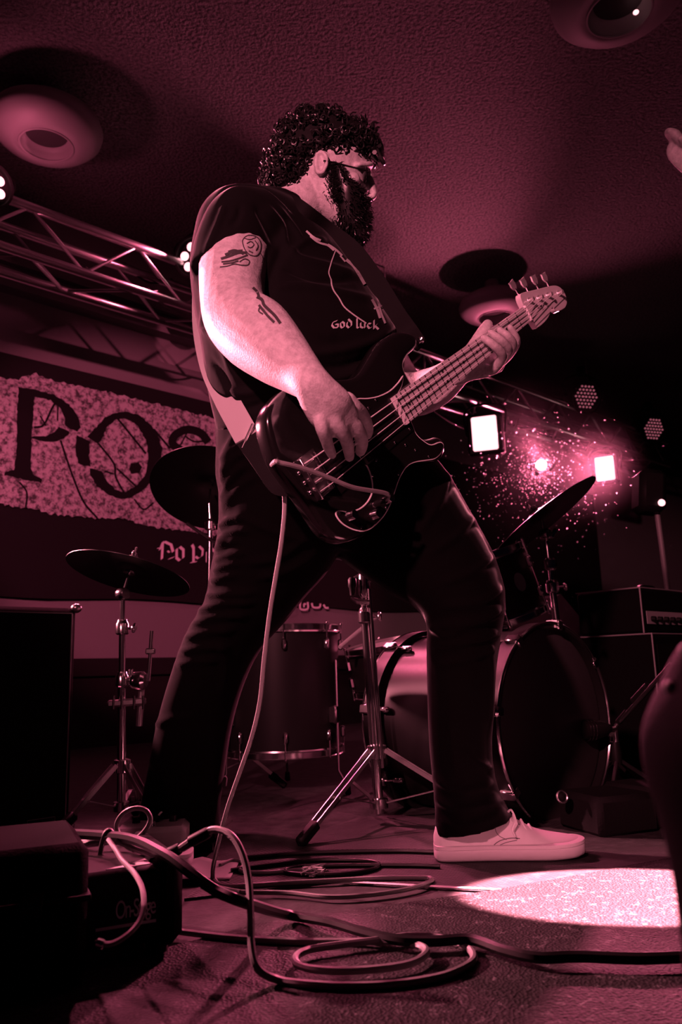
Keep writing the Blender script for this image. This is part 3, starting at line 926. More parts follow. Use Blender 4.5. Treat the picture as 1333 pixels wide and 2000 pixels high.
# cymbal on the stand beside the bass cabinet
nA = Vector((0.20, 0.22, 0.95)).normalized()
cA = P(256, 1106, 2.28)
stand('cymbal_stand', 'straight chrome cymbal stand with a clamped side arm beside the speaker cabinet', (cA.x - 0.012, cA.y, 0.03), cA - nA * 0.085, 3, 0.17, 0.16, 0.012, (0.62, 0.86), (3.9, 5.6, 1.6), True, None, nA)
cymbal_on('thin dark cymbal tilted flat on the stand beside the speaker cabinet', cA - nA * 0.012, nA, 0.178, None)
sa = thing('clamp_arm', 'short chrome rod and multi clamp gripping the cymbal stand tube', 'clamp', P(255, 1372, 2.27))
q0_, q1_ = P(213, 1376, 2.26), P(283, 1368, 2.26)
m = MB(); m.cbox((q0_ + q1_) / 2, (0.052, 0.014, 0.010), Matrix.Rotation(-0.05, 3, 'Y'), 0.005); obj('clamp_bar', m, 'chrome_old', sa)
for px in (222, 238, 262, 280):
    m = MB(); q = P(px, 1372, 2.245); m.rod(q - Vector((0, 0, 0.018)), q + Vector((0, 0, 0.018)), 0.004, 8); obj('clamp_bolt', m, 'chrome', sa)
m = MB(); m.rod(P(272, 1418, 2.27), P(277, 1345, 2.27), 0.009, 12); obj('post', m, 'chrome_old', sa)
m = MB(); m.lathe([(0.02, -0.02), (0.026, -0.012), (0.026, 0.012), (0.018, 0.02)], P(272, 1330, 2.26), Vector((1, -0.2, 0)), 18); m.cbox(P(256, 1322, 2.26), (0.006, 0.006, 0.022), None, 0.003); obj('ratchet', m, 'chrome', sa)
m = MB(); m.rod(P(290, 1330, 2.25), P(297, 1232, 2.25), 0.0055, 10); m.cbox(P(294, 1272, 2.25), (0.013, 0.008, 0.008), None, 0.003); obj('thin_rod', m, 'chrome', sa)

# ride cymbal half hidden by the hip
nB = Vector((0.06, 0.52, 0.85)).normalized()
cB = P(412, 952, 2.95)
sb = stand('cymbal_stand', 'tall chrome cymbal stand rising behind the hip of the bassist', (P(404, 1160, 2.88).x, 2.88, 0.03), P(411, 1015, 2.88), 3, 0.26, 0.22, 0.013, (0.5, 0.99), (0.2, 2.3, 4.4), True, None, None)
m = MB(); m.tube([P(411, 1018, 2.88), P(409, 985, 2.88), cB - nB * 0.012], [0.010, 0.008, 0.005], 10); obj('tilter_post', m, 'chrome', sb)
m = MB(); m.rod(P(365, 1022, 2.86), P(420, 1060, 2.86), 0.006, 8); obj('cross_rod', m, 'chrome', sb)
cymbal_on('big dark ride cymbal seen from below in front of the painted S', cB, nB, 0.228, None)

# crash cymbal at the bright lamp
nC = Vector((-0.56, 0.15, 0.82)).normalized()
cC = P(1055, 1012, 2.62)
st3 = stand('cymbal_stand', 'chrome cymbal stand with a wide clamp rising behind the bass drum', (P(1090, 1300, 2.62).x + 0.03, 2.62, 0.03), P(1067, 1048, 2.62), 3, 0.24, 0.2, 0.0145, (0.55, 0.80), (0.5, 2.2, 3.7), True, None, None)
m = MB(); m.tube([P(1067, 1048, 2.62), P(1062, 1030, 2.62), cC - nC * 0.01], [0.010, 0.007, 0.005], 10); obj('tilter_post', m, 'chrome', st3)
m = MB(); m.lathe([(0.016, -0.016), (0.021, -0.008), (0.021, 0.008), (0.016, 0.016)], P(1066, 1044, 2.61), Vector((0.6, -0.8, 0)), 16); m.cbox(P(1082, 1042, 2.60), (0.007, 0.007, 0.018), Matrix.Rotation(0.5, 3, 'Y'), 0.004); obj('tilter', m, 'chrome', st3)
m = MB(); m.cbox(P(1076, 1102, 2.61), (0.020, 0.012, 0.021), None, 0.008); obj('wide_clamp', m, 'chrome', st3)
cymbal_on('dark crash cymbal tilted steeply in front of the blazing lamp', cC, nC, 0.222, None)
# straight stand between the legs
bs = F(742, 1612)
ctr = stand('hardware_stand', 'heavy double tube chrome stand with tripod legs seen between the legs of the bassist', (bs.x, bs.y, 0.03), P(712, 1168, bs.y), 3, 0.30, 0.185, 0.0135, (0.93,), (4.05, -0.25, 2.0), True)
m = MB(); m.rod(P(748, 1500, bs.y - 0.02), P(722, 1150, bs.y - 0.02), 0.005, 10); obj('pull_rod', m, 'chrome', ctr)
m = MB(); m.lathe([(0.012, -0.03), (0.016, -0.02), (0.016, 0.03), (0.010, 0.04)], P(712, 1145, bs.y), (0, 0, 1), 14); m.cbox(P(718, 1128, bs.y), (0.018, 0.010, 0.012), None, 0.004); hd_ = obj('top_clamp', m, 'chrome', ctr)
m = MB(); m.tube([P(685, 1168, bs.y - 0.02), P(700, 1175, bs.y - 0.02), P(722, 1176, bs.y - 0.02)], [0.004, 0.009, 0.008], 8); obj('wing_lever', m, 'chrome', hd_)
m = MB(); m.tube([P(690, 1130, bs.y), P(704, 1122, bs.y), P(715, 1120, bs.y)], 0.004, 8); obj('clip_arm', m, 'chrome', hd_)
m = MB(); m.lathe([(0.008, 0), (0.012, 0.006), (0.012, 0.024), (0.009, 0.03), (0.007, 0.05)], P(688, 1128, bs.y), (0, 0, -1), 14); obj('clip_microphone', m, 'black_plastic', hd_)
ds = thing('drum_stick', 'pale drum stick leaning across the floor tom toward the wall', 'drum stick', P(668, 1258, 2.75))
m = MB(); m.tube([P(664, 1264, 2.72), P(700, 1234, 2.80), P(728, 1211, 2.86), P(735, 1206, 2.875)], [0.007, 0.0075, 0.006, 0.003], 10); obj('shaft', m, 'wood_stick', ds)
m = MB(); m.blob(P(733, 1207, 2.873), 0.006, 0.006, 0.008); obj('tip', m, 'wood_stick', ds)

# pedal left of the tangled cables
pb = F(400, 1664)
pd = thing('drum_pedal', 'chrome drum pedal with upright frame and spring standing behind the cables', 'drum pedal', (pb.x, pb.y, 0))
for s in (-1, 1):
    m = MB(); m.tube([pb + Vector((s * 0.016, 0, 0.005)), pb + Vector((s * 0.016, 0, 0.095)), pb + Vector((s * 0.008, 0, 0.108))], 0.0035, 8); obj('frame_post', m, 'chrome', pd)
m = MB(); m.cbox(pb + Vector((0, 0.02, 0.016)), (0.019, 0.03, 0.016), None, 0.004); obj('base_block', m, 'black_plastic', pd)
m = MB(); m.cbox(pb + Vector((0, 0, 0.108)), (0.013, 0.008, 0.006), None, 0.003); obj('top_bridge', m, 'chrome', pd)
m = MB(); m.rod(pb + Vector((-0.026, 0, 0.062)), pb + Vector((0.028, 0, 0.062)), 0.004, 8); obj('axle', m, 'chrome', pd)
m = MB(); m.tube([pb + Vector((0.004 + 0.005 * math.cos(k * 0.9), 0.005 * math.sin(k * 0.9), 0.055 + 0.0011 * k)) for k in range(44)], 0.0014, 5); obj('spring', m, 'chrome', pd)
m = MB(); m.tube([pb + Vector((0, 0, 0.10)), P(397, 1553, pb.y), P(402, 1528, pb.y)], [0.004, 0.003, 0.003], 8); obj('beater_rod', m, 'chrome', pd)
m = MB(); m.lathe([(0.010, -0.012), (0.013, -0.008), (0.013, 0.012), (0.010, 0.016)], P(430, 1526, pb.y + 0.01), Vector((1, 0, -0.1)), 14); m.rod(P(402, 1526, pb.y), P(428, 1527, pb.y + 0.01), 0.004); obj('beater', m, 'felt', pd)
m = MB(); q = P(430, 1628, pb.y + 0.06); m.strip([pb + Vector((0.02, 0.02, 0.045)), q + Vector((0.02, 0.05, 0.02))], Vector((0.006, -0.02, 0)), Vector((0, 0, 1)), 0.006); obj('foot_board', m, 'chrome_old', pd)

# ------------------------------------------------------------------ amplifiers and cabinets
RW = Matrix((WALL_D, -WALL_N, Vector((0, 0, 1)))).transposed()      # local x along wall, y into wall, z up
def cab_box(mb, corner, w, d, z0, z1, b=0.01, side=1):
    """corner: front corner on the floor; w along the wall (side=+1 to the far end), d into the wall"""
    c = Vector((corner.x, corner.y, 0)) + WALL_D * (w / 2 * side) - WALL_N * (d / 2)
    c.z = (z0 + z1) / 2
    return mb.cbox(c, (w / 2, d / 2, (z1 - z0) / 2), RW, b)

cf = F(136, 1617)
sp = thing('bass_cabinet', 'tall black bass speaker cabinet with thin light piping and a small name plate', 'speaker cabinet', (cf.x, cf.y, 0))
H = P(140, 1188, cf.y).z
m = MB(); cab_box(m, cf, 0.62, 0.40, 0.0, H, 0.012, -1); obj('body', m, 'tolex', sp)
fo = Vector((cf.x, cf.y, 0)) + WALL_N * 0.004
m = MB(); m.prism([fo - WALL_D * 0.60 + Vector((0, 0, 0.02)), fo - WALL_D * 0.02 + Vector((0, 0, 0.02)), fo - WALL_D * 0.02 + Vector((0, 0, H - 0.02)), fo - WALL_D * 0.60 + Vector((0, 0, H - 0.02))], -WALL_N * 0.006); obj('grille_cloth', m, 'grille', sp)
m = MB(); loop = [fo - WALL_D * 0.605 + Vector((0, 0, 0.016)), fo - WALL_D * 0.016 + Vector((0, 0, 0.016)), fo - WALL_D * 0.016 + Vector((0, 0, H - 0.016)), fo - WALL_D * 0.605 + Vector((0, 0, H - 0.016))]
for a, b in zip(loop, loop[1:] + loop[:1]): m.rod(a, b, 0.0022, 6)
obj('piping', m, 'piping', sp)
for (tx, tz) in ((0, H), (-0.62, H), (0, 0.0)):
    m = MB(); m.blob(Vector((cf.x, cf.y, 0)) + WALL_D * tx - WALL_N * 0.006 + Vector((0, 0, tz * 0.99 + 0.006)), 0.016, 0.016, 0.014, RW, 12, 8); obj('corner_cap', m, 'chrome_old', sp)
pl = MB(); a = hit_plane(53, 1597, fo + WALL_N * 0.002, WALL_N); b = hit_plane(106, 1611, fo + WALL_N * 0.002, WALL_N)
pz0, pz1 = b.z, b.z + 0.021
pa, pbb = Vector((a.x, a.y, 0)), Vector((b.x, b.y, 0))
pl.prism([pa + Vector((0, 0, pz0)), pbb + Vector((0, 0, pz0)), pbb + Vector((0, 0, pz1)), pa + Vector((0, 0, pz1))], WALL_N * 0.003); plate = obj('name_plate', pl, 'black_plastic', sp)
m = MB(); ed = [pa + Vector((0, 0, pz0)), pbb + Vector((0, 0, pz0)), pbb + Vector((0, 0, pz1)), pa + Vector((0, 0, pz1))]
for a, b in zip(ed, ed[1:] + ed[:1]): m.rod(a + WALL_N * 0.003, b + WALL_N * 0.003, 0.0009, 5)
obj('plate_border', m, 'piping', plate)

# amp stack by the far wall
ac = P(1280, 1300, 3.1); zc = P(1280, 1237, 3.1).z
cb = thing('amp_cabinet', 'black guitar cabinet under the amp head with a lit top edge', 'amplifier', (ac.x, ac.y, 0))
m = MB(); cab_box(m, ac, 0.70, 0.34, 0.0, zc, 0.01, 1); obj('body', m, 'tolex', cb)
m = MB(); f0 = Vector((ac.x, ac.y, 0)) + WALL_N * 0.003
m.prism([f0 + WALL_D * 0.03 + Vector((0, 0, 0.04)), f0 + WALL_D * 0.67 + Vector((0, 0, 0.04)), f0 + WALL_D * 0.67 + Vector((0, 0, zc - 0.04)), f0 + WALL_D * 0.03 + Vector((0, 0, zc - 0.04))], -WALL_N * 0.004); obj('grille_cloth', m, 'grille', cb)
m = MB(); e0, e1, e2 = Vector((ac.x, ac.y, zc)) - WALL_N * 0.34, Vector((ac.x, ac.y, zc)), Vector((ac.x, ac.y, zc)) + WALL_D * 0.7
m.tube([e0, e1, e2], 0.003, 6); m.rod(e1, Vector((ac.x, ac.y, 0.01)), 0.003, 6); obj('edge_trim', m, 'piping', cb)  # pale tubes stand in for light catching the cabinet edges
zh0, zh1 = zc + 0.004, P(1262, 1148, 3.15).z
hc = Vector((ac.x, ac.y, 0)) - WALL_N * 0.03 + WALL_D * 0.0
ah_ = thing('guitar_amplifier', 'black amp head with a pale control strip standing on the guitar cabinet', 'amplifier', (hc.x, hc.y, zh0))
m = MB(); cab_box(m, hc, 0.62, 0.28, zh0, zh1, 0.01, 1); obj('body', m, 'tolex', ah_)
m = MB(); hz = Vector((hc.x, hc.y, zh1)); m.tube([hz - WALL_N * 0.28, hz, hz + WALL_D * 0.62], 0.003, 6); m.rod(hz, Vector((hc.x, hc.y, zh0)), 0.003, 6); obj('edge_trim', m, 'piping', ah_)  # light along the head's edges put in as pale tubes
m = MB(); g = hc + WALL_N * 0.002; m.prism([g + WALL_D * 0.03 + Vector((0, 0, zh0 + 0.035)), g + WALL_D * 0.59 + Vector((0, 0, zh0 + 0.035)), g + WALL_D * 0.59 + Vector((0, 0, zh0 + 0.085)), g + WALL_D * 0.03 + Vector((0, 0, zh0 + 0.085))], WALL_N * 0.002); cp = obj('control_panel', m, 'grey_box', ah_)
for k in range(9):
    m = MB(); m.lathe([(0.011, 0), (0.009, 0.016), (0, 0.017)], g + WALL_D * (0.07 + 0.055 * k) + Vector((0, 0, zh0 + 0.055)) + WALL_N * 0.002, WALL_N, 12); obj('knob', m, 'black_plastic', cp)
m = MB(); m.tube(spline([hz + WALL_D * 0.2 - WALL_N * 0.1, hz + WALL_D * 0.2 - WALL_N * 0.1 + Vector((0, 0, 0.02)), hz + WALL_D * 0.32 - WALL_N * 0.1 + Vector((0, 0, 0.022)), hz + WALL_D * 0.33 - WALL_N * 0.1], 5), 0.008, 8); obj('handle', m, 'black_plastic', ah_)

# grey sloped cabinet behind the crash stand
gy = 3.60
pts = [(1086, 1166), (1096, 1160), (1163, 1240), (1165, 1262), (1172, 1520), (1090, 1520)]
side = [P(x, y, gy + 0.0) for x, y in pts]
for q in side[-2:]: q.z = 0.0
gcb = thing('sloped_cabinet', 'grey speaker cabinet with a sloped corner behind the crash stand', 'speaker cabinet', (side[-1].x, side[-1].y, 0))
m = MB(); m.prism(side[::-1], (-0.16, 0.34, 0)); obj('body', m, 'cabinet_grey', gcb, False)
for (x, y) in ((1108, 1188), (1126, 1234), (1100, 1270)):
    m = MB(); m.lathe([(0.009, 0), (0.008, 0.004), (0, 0.005)], P(x, y, gy - 0.002), (0.1, -1, 0), 12); obj('bolt', m, 'piping', gcb)

# lamp on a pole behind the amplifiers
pc = P(1268, 962, 4.35)
lp = thing('pole_lamp', 'black box lamp with a bright dot on a pole behind the amplifiers', 'stage light', (P(1306, 1160, 4.35).x, 4.35, 0))
m = MB(); m.tube([Vector((P(1308, 1200, 4.35).x + 0.02, 4.35, 0.02)), P(1306, 1160, 4.35), P(1284, 998, 4.35)], 0.014, 12); obj('pole', m, 'piping', lp)
m = MB(); m.cbox(pc, (0.075, 0.085, 0.12), Matrix.Rotation(0.12, 3, 'Y'), 0.03); obj('housing', m, 'black_plastic', lp)
m = MB(); m.lathe([(0.019, 0), (0.019, 0.004), (0, 0.008)], P(1293, 982, 4.25), (-0.1, -1, 0), 12); obj('pilot_lamp', m, 'lamp_glow', lp)
for k in range(3):
    d = Vector((math.cos(k * 2.09), math.sin(k * 2.09), 0)); q = Vector((P(1308, 1200, 4.35).x + 0.02, 4.35, 0))
    m = MB(); m.rod(q + Vector((0, 0, 0.3)), q + d * 0.36 + Vector((0, 0, 0.01)), 0.009, 8); obj('leg', m, 'black_plastic', lp)

# kick drum microphone on its short boom stand
mb0 = F(1204, 1545); my = 2.38
mk = thing('microphone_stand', 'short boom microphone stand with tripod legs in front of the bass drum', 'microphone stand', (P(1206, 1500, my).x, my, 0))
cx_ = P(1206, 1480, my)
m = MB(); m.rod(Vector((cx_.x, my, 0.12)), P(1202, 1428, my), 0.008, 10); obj('post', m, 'chrome_old', mk)
m = MB(); m.lathe([(0.014, -0.03), (0.016, 0.0), (0.012, 0.03)], P(1204, 1470, my), (0, 0, 1), 12); obj('collar', m, 'black_plastic', mk)
for an in (0.05, 2.2, 4.2):
    d = Vector((math.cos(an), math.sin(an), 0)); q = Vector((cx_.x, my, 0))
    m = MB(); m.rod(q + Vector((0, 0, 0.13)), q + d * 0.17 + Vector((0, 0, 0.014)), 0.0055, 8); lg = obj('leg', m, 'chrome_old', mk)
    m = MB(); m.lathe([(0.010, -0.012), (0.010, 0.012)], q + d * 0.17 + Vector((0, 0, 0.0125)), (0, 0, 1), 10); obj('rubber_foot', m, 'black_plastic', lg)
m = MB(); m.rod(P(1203, 1418, my), P(1312, 1296, my - 0.22), 0.0055, 10); bo = obj('boom', m, 'chrome_old', mk)
m = MB(); m.rod(P(1208, 1411, my - 0.01), P(1226, 1390, my - 0.04), 0.009, 10); m.rod(P(1240, 1370, my - 0.07), P(1268, 1340, my - 0.12), 0.013, 10); obj('boom_grip', m, 'black_plastic', bo)
m = MB(); m.rod(P(1203, 1424, my), P(1158, 1428, my - 0.06), 0.008, 10); obj('mount_arm', m, 'chrome_old', mk)
mic = thing('microphone', 'fat black drum microphone with a ringed head pointed at the bass drum', 'microphone', P(1150, 1426, my - 0.06))
ma = (P(1142, 1424, my - 0.07) - P(1190, 1420, my - 0.05)).normalized(); o_ = P(1172, 1424, my - 0.06)
m = MB(); m.lathe([(0.010, -0.035), (0.018, -0.02), (0.024, 0.0), (0.026, 0.02)], o_, ma, 20); obj('mic_body', m, 'black_plastic', mic)
m = MB(); m.lathe([(0.026, 0.02), (0.028, 0.024), (0.028, 0.04), (0.024, 0.052), (0, 0.056)], o_, ma, 20); obj('grille_head', m, 'grille', mic)
for h in (0.024, 0.034, 0.043):
    m = MB(); m.torus(o_ + ma * h, ma, 0.0285, 0.0014, 24, 5); obj('ring', m, 'chrome', mic)

# folded foam block in front of the bass drum
bq = F(1165, 1628) + Vector((0.06, -0.07, 0))
fb = thing('foam_block', 'dark foam block with a draped cover on the floor in front of the bass drum', 'foam block', (bq.x, bq.y + 0.1, 0))
m = MB(); m.cbox(bq + Vector((-0.02, 0.10, 0.046)), (0.085, 0.085, 0.046), Matrix.Rotation(0.35, 3, 'Z'), 0.012); obj('block', m, 'foam', fb)
m = MB(); m.cbox(bq + Vector((0.085, 0.16, 0.05)), (0.055, 0.075, 0.05), Matrix.Rotation(0.5, 3, 'Z'), 0.010); obj('end_block', m, 'foam', fb)
gl = thing('cable_jack', 'small round metal jack plate resting on the dark foam block', 'jack', bq + Vector((-0.06, 0.05, 0.092)))
m = MB(); qj = P(1099, 1556, bq.y + 0.04); m.torus(qj, Vector((0.2, -1, 0.2)), 0.013, 0.003, 24, 6); obj('rim', m, 'chrome_old', gl)
m = MB(); m.lathe([(0.011, 0), (0.008, 0.004), (0, 0.006)], qj, Vector((0.2, -1, 0.2)), 16); obj('plug_face', m, 'black_plastic', gl)
gl.location = qj; 
for ch in gl.children: ch.matrix_parent_inverse = Matrix.Translation(-qj)

# ------------------------------------------------------------------ boxes at the stage edge
r1 = Matrix.Rotation(math.radians(27), 3, 'Z')
bx = P(336, 1836, 1.26)
L_, D_, Hh = 0.23, 0.20, 0.105
ob = thing('power_box', 'black equipment box with On-Stage lettering under a tangle of cables', 'equipment box', (bx.x, bx.y, 0))
cb_ = Vector((bx.x, bx.y, bx.z + Hh / 2)) + r1 @ Vector((-L_ / 2, D_ / 2, 0))
m = MB(); m.cbox(cb_, (L_ / 2, D_ / 2, Hh / 2), r1, 0.010); obj('body', m, 'black_plastic', ob)
m = MB(); m.cbox(cb_ + r1 @ Vector((L_ / 2 - 0.005, 0, 0.004)), (0.022, D_ / 2 + 0.008, Hh / 2 + 0.012), r1, 0.016); obj('end_bumper', m, 'tolex', ob)
for (sx, sy) in ((0.42, -0.40), (0.42, 0.40), (-0.42, -0.40), (-0.42, 0.40)):
    m = MB(); q = cb_ + r1 @ Vector((L_ * sx, D_ * sy, -Hh / 2)); m.lathe([(0.018, 0), (0.016, q.z - 0.001)], Vector((q.x, q.y, 0.0065 if False else 0.0)), (0, 0, 1), 14); obj('foot', m, 'black_plastic', ob)
fr = r1 @ Vector((0, -1, 0)); fx_ = r1 @ Vector((1, 0, 0))
txt = bpy.data.curves.new('lettering', 'FONT'); txt.body = 'On-Stage'; txt.size = 0.030; txt.align_x = 'RIGHT'; txt.extrude = 0.0004; txt.space_character = 0.82
to = bpy.data.objects.new('lettering', txt); COL.objects.link(to)
dg = bpy.context.evaluated_depsgraph_get(); dg.update()
tm = bpy.data.meshes.new_from_object(to.evaluated_get(dg)); bpy.data.objects.remove(to)
fpt = cb_ + r1 @ Vector((L_ / 2 - 0.024, -D_ / 2 - 0.0008, -0.012))
Mt = Matrix.Translation(fpt) @ Matrix((fx_, Vector((0, 0, 1)), fr)).transposed().to_4x4() @ Matrix.Diagonal((0.62, 1.15, 1, 1))
tm.transform(Mt); link('lettering', tm, 'silver_print', ob)
m = MB(); a = fpt + Vector((0, 0, -0.012)); m.prism([a, a - fx_ * 0.085, a - fx_ * 0.085 + Vector((0, 0, 0.004)), a + Vector((0, 0, 0.004))], fr * 0.0005); obj('underline', m, 'silver_print', ob)
m = MB(); t_ = cb_ + Vector((0, 0, Hh / 2)); m.prism([t_ + r1 @ Vector((0.02, -D_ / 2 + 0.012, 0)), t_ + r1 @ Vector((L_ / 2 - 0.03, -D_ / 2 + 0.012, 0)), t_ + r1 @ Vector((L_ / 2 - 0.03, -D_ / 2 + 0.05, 0)), t_ + r1 @ Vector((0.06, -D_ / 2 + 0.03, 0))], (0, 0, 0.0012)); obj('top_label', m, 'silver_print', ob)

r2 = Matrix.Rotation(math.radians(24), 3, 'Z')
c0 = F(168, 1936)
cs = thing('flight_case', 'plain black case at the stage edge beside the On-Stage box', 'case', (c0.x - 0.2, c0.y + 0.06, 0))
cc_ = Vector((c0.x, c0.y, 0.094)) + r2 @ Vector((-0.24, 0.11, 0))
m = MB(); m.cbox(cc_, (0.24, 0.11, 0.088), r2, 0.014); obj('shell', m, 'tolex', cs)
m = MB(); m.cbox(cc_ + Vector((0, 0, 0.02)), (0.243, 0.113, 0.004), r2, 0.001); obj('lid_seam', m, 'black_plastic', cs)
for s in (-0.7, 0.1, 0.7):
    m = MB(); m.cbox(cc_ + r2 @ Vector((0.24 * s, -0.113, 0.02)), (0.014, 0.004, 0.016), r2, 0.002); obj('latch', m, 'black_plastic', cs)
m = MB(); m.cbox(cc_ + Vector((0, 0, -0.091)), (0.20, 0.09, 0.003), r2, 0.001); obj('base_pad', m, 'black_plastic', cs)

r3 = Matrix.Rotation(math.radians(6), 3, 'Z')
g0 = F(362, 1702)
gp = thing('pedal_box', 'pale grey stomp box with rounded corners behind the On-Stage box', 'pedal', (g0.x - 0.05, g0.y + 0.05, 0))
gc = Vector((g0.x, g0.y, 0.045)) + r3 @ Vector((-0.075, 0.055, 0))
m = MB(); m.cbox(gc, (0.075, 0.055, 0.043), r3, 0.010); obj('case', m, 'grey_box', gp)
m = MB(); m.cbox(gc + Vector((0, 0, -0.0425)), (0.07, 0.05, 0.0025), r3, 0.001); obj('rubber_base', m, 'black_plastic', gp)
for s in (-0.5, 0.05, 0.55):
    m = MB(); m.lathe([(0.009, 0), (0.008, 0.012), (0, 0.013)], gc + r3 @ Vector((0.075 * s, 0.02, 0.043)), (0, 0, 1), 12); obj('knob', m, 'black_plastic', gp)
m = MB(); m.lathe([(0.011, 0), (0.009, 0.01), (0, 0.012)], gc + r3 @ Vector((0.0, -0.025, 0.043)), (0, 0, 1), 14); obj('foot_switch', m, 'chrome', gp)

# ------------------------------------------------------------------ cables
def cable(name, pts, r, m, label, plugs=(), n=8, seg=8, group='cables on the stage floor'):
    t = thing(name, label, 'cable', Vector(pts[0]), group) if plugs else None
    mb = MB(); mb.tube(spline(pts, n), r, seg)
    o = obj('cord' if plugs else name, mb, m, t)
    if not plugs:
        tag(o, label, 'cable', group)
    for (a, b, rr, mm) in plugs:
        q = MB(); ax = (Vector(b) - Vector(a)); L = ax.length
        q.lathe([(r * 1.1, 0), (rr, L * 0.12), (rr, L * 0.8), (rr * 0.7, L * 0.86), (rr * 0.5, L)], a, ax, 12); obj('plug', q, mm, t)
    return o
def fl_(seq, r, z=0.006):
    return [F(x, y, z + r) for x, y in seq]
RG = 0.0052
top_b = cb_.z + Hh / 2
# big grey loop in front
lead = [P(228, 1642, 1.30), P(300, 1668, 1.28), P(345, 1660, 1.27), P(385, 1634, 1.26), P(420, 1620, 1.25), P(452, 1632, 1.23), P(474, 1668, 1.21), P(486, 1720, 1.19), P(490, 1790, 1.16), P(492, 1850, 1.135), P(505, 1893, 1.12)]
lead += fl_([(545, 1914), (600, 1922), (680, 1926), (780, 1921), (865, 1906), (915, 1884), (926, 1868), (912, 1850), (880, 1838), (850, 1830)], RG)
lead += fl_([(800, 1828), (740, 1836), (660, 1846), (600, 1856), (577, 1872), (590, 1888), (650, 1896), (730, 1893), (800, 1882), (833, 1862), (820, 1847), (770, 1839)], RG, 0.0115)
lead += fl_([(680, 1839), (560, 1838), (450, 1831), (370, 1822), (344, 1818)], RG)
cable('grey_cable', lead, RG, 'cable_grey', 'long grey cable arching off the box and coiling on the flecked mat')
# thick black snake across the front
bk = [P(30, 1622, 1.42), P(130, 1628, 1.38), P(200, 1632, 1.33), P(262, 1640, 1.28), P(325, 1670, 1.22), P(372, 1704, 1.19), P(420, 1738, 1.18), P(480, 1763, 1.18)]
bk += fl_([(560, 1786), (640, 1800), (710, 1820), (780, 1836), (850, 1838), (920, 1835), (985, 1856), (1050, 1870), (1130, 1868), (1250, 1872), (1420, 1870), (1700, 1900)], 0.0078, 0.012)
cable('black_cable', bk, 0.0078, 'cable_black', 'thick black cable snaking from the boxes across the flecked mat')
# cable tangle on the ribbed mat
cable('grey_cable', fl_([(420, 1735), (470, 1742), (560, 1744), (640, 1752), (720, 1748), (800, 1736), (840, 1722), (842, 1716), (820, 1714), (740, 1715), (640, 1720), (560, 1724), (470, 1730), (430, 1728), (415, 1712)], 0.0045, 0.0045), 0.0045, 'cable_grey',
      'grey cable lying in a long narrow loop beside the white tape')
cable('black_cable', fl_([(470, 1676), (560, 1668), (660, 1664), (780, 1662), (860, 1664), (960, 1660)], 0.005, 0.0045), 0.005, 'cable_black', 'black cable lying straight behind the heel of the white shoe')
cable('black_cable', fl_([(452, 1700), (520, 1690), (620, 1680), (720, 1682), (740, 1692), (700, 1704), (620, 1708), (560, 1704), (580, 1694), (680, 1690), (800, 1690), (860, 1692)], 0.0045, 0.0045), 0.0045, 'cable_black', 'black cable curled in a flat loop beside the heel of the white shoe')
cable('grey_cable', fl_([(430, 1690), (455, 1680), (480, 1686), (470, 1700), (520, 1704), (600, 1698), (640, 1702)], 0.004, 0.0045), 0.004, 'cable_grey', 'short grey cable knotted beside the pedal')
m = MB()                                                         # frayed tape knot
kq = F(612, 1702, 0.012)
for k in range(26):
    p = [kq + Vector((rnd.uniform(-0.024, 0.024), rnd.uniform(-0.02, 0.02), rnd.uniform(-0.006, 0.010))) for _ in range(3)]
    m.tube(spline(p, 3), 0.0012, 4)
o = obj('frayed_string', m, 'paper'); tag(o, 'frayed pale string tied round the curled black cable', 'string', None, 'stuff')
# loops and plugs over the boxes
ty = 1.40
lp_ = [P(236, 1640, ty), P(228, 1612, ty), P(240, 1590, ty), P(262, 1579, ty), P(284, 1582, ty), P(294, 1600, ty), P(284, 1622, ty), P(264, 1640, ty), P(240, 1650, ty)]
cable('patch_cable', lp_, 0.0042, 'cable_grey', 'small upright loop of pale patch cable above the pedal box')
fc = [P(212, 1640, 1.30), P(226, 1660, 1.27), P(238, 1680, 1.22), P(262, 1705, 1.15), P(278, 1735, 1.115), P(281, 1770, 1.09), P(272, 1800, 1.075), P(250, 1825, 1.06), P(222, 1842, 1.055), P(194, 1845, 1.055)]
cable('patch_cable', fc, 0.0036, 'cable_grey', 'thin pale cable hanging in an arc over the On-Stage lettering', [(P(204, 1846, 1.055), P(186, 1840, 1.055), 0.006, 'chrome')])
cable('patch_cable', [P(195, 1690, 1.34), P(197, 1660, 1.33), P(205, 1630, 1.32), P(214, 1622, 1.32), P(222, 1632, 1.32), P(228, 1650, 1.32)], 0.0042, 'cable_grey', 'short bright patch cable bent upright over the dark case')
cable('patch_lead', [P(235, 1640, 1.36), P(250, 1654, 1.34), P(262, 1660, 1.33)], 0.004, 'cable_black', 'black jack plug lying on the pedal box under the thick cable', [(P(258, 1650, 1.33), P(292, 1664, 1.31), 0.0075, 'black_plastic'), (P(288, 1662, 1.312), P(298, 1667, 1.305), 0.005, 'chrome')])
cable('patch_lead', [P(395, 1634, 1.262), P(375, 1644, 1.266), P(355, 1656, 1.27)], 0.0065, 'cable_black', 'black ribbed plug on the arching grey cable beside the pedal', [(P(352, 1657, 1.27), P(326, 1668, 1.28), 0.0085, 'black_plastic'), (P(410, 1624, 1.255), P(364, 1648, 1.268), 0.0085, 'black_plastic')])
cable('patch_lead', [P(120, 1640, 1.44), P(100, 1634, 1.46), P(88, 1620, 1.48), P(60, 1616, 1.5)], 0.005, 'cable_grey', 'grey cable end with a metal plug on top of the black case', [(P(104, 1634, 1.455), P(92, 1622, 1.475), 0.008, 'chrome_old')])
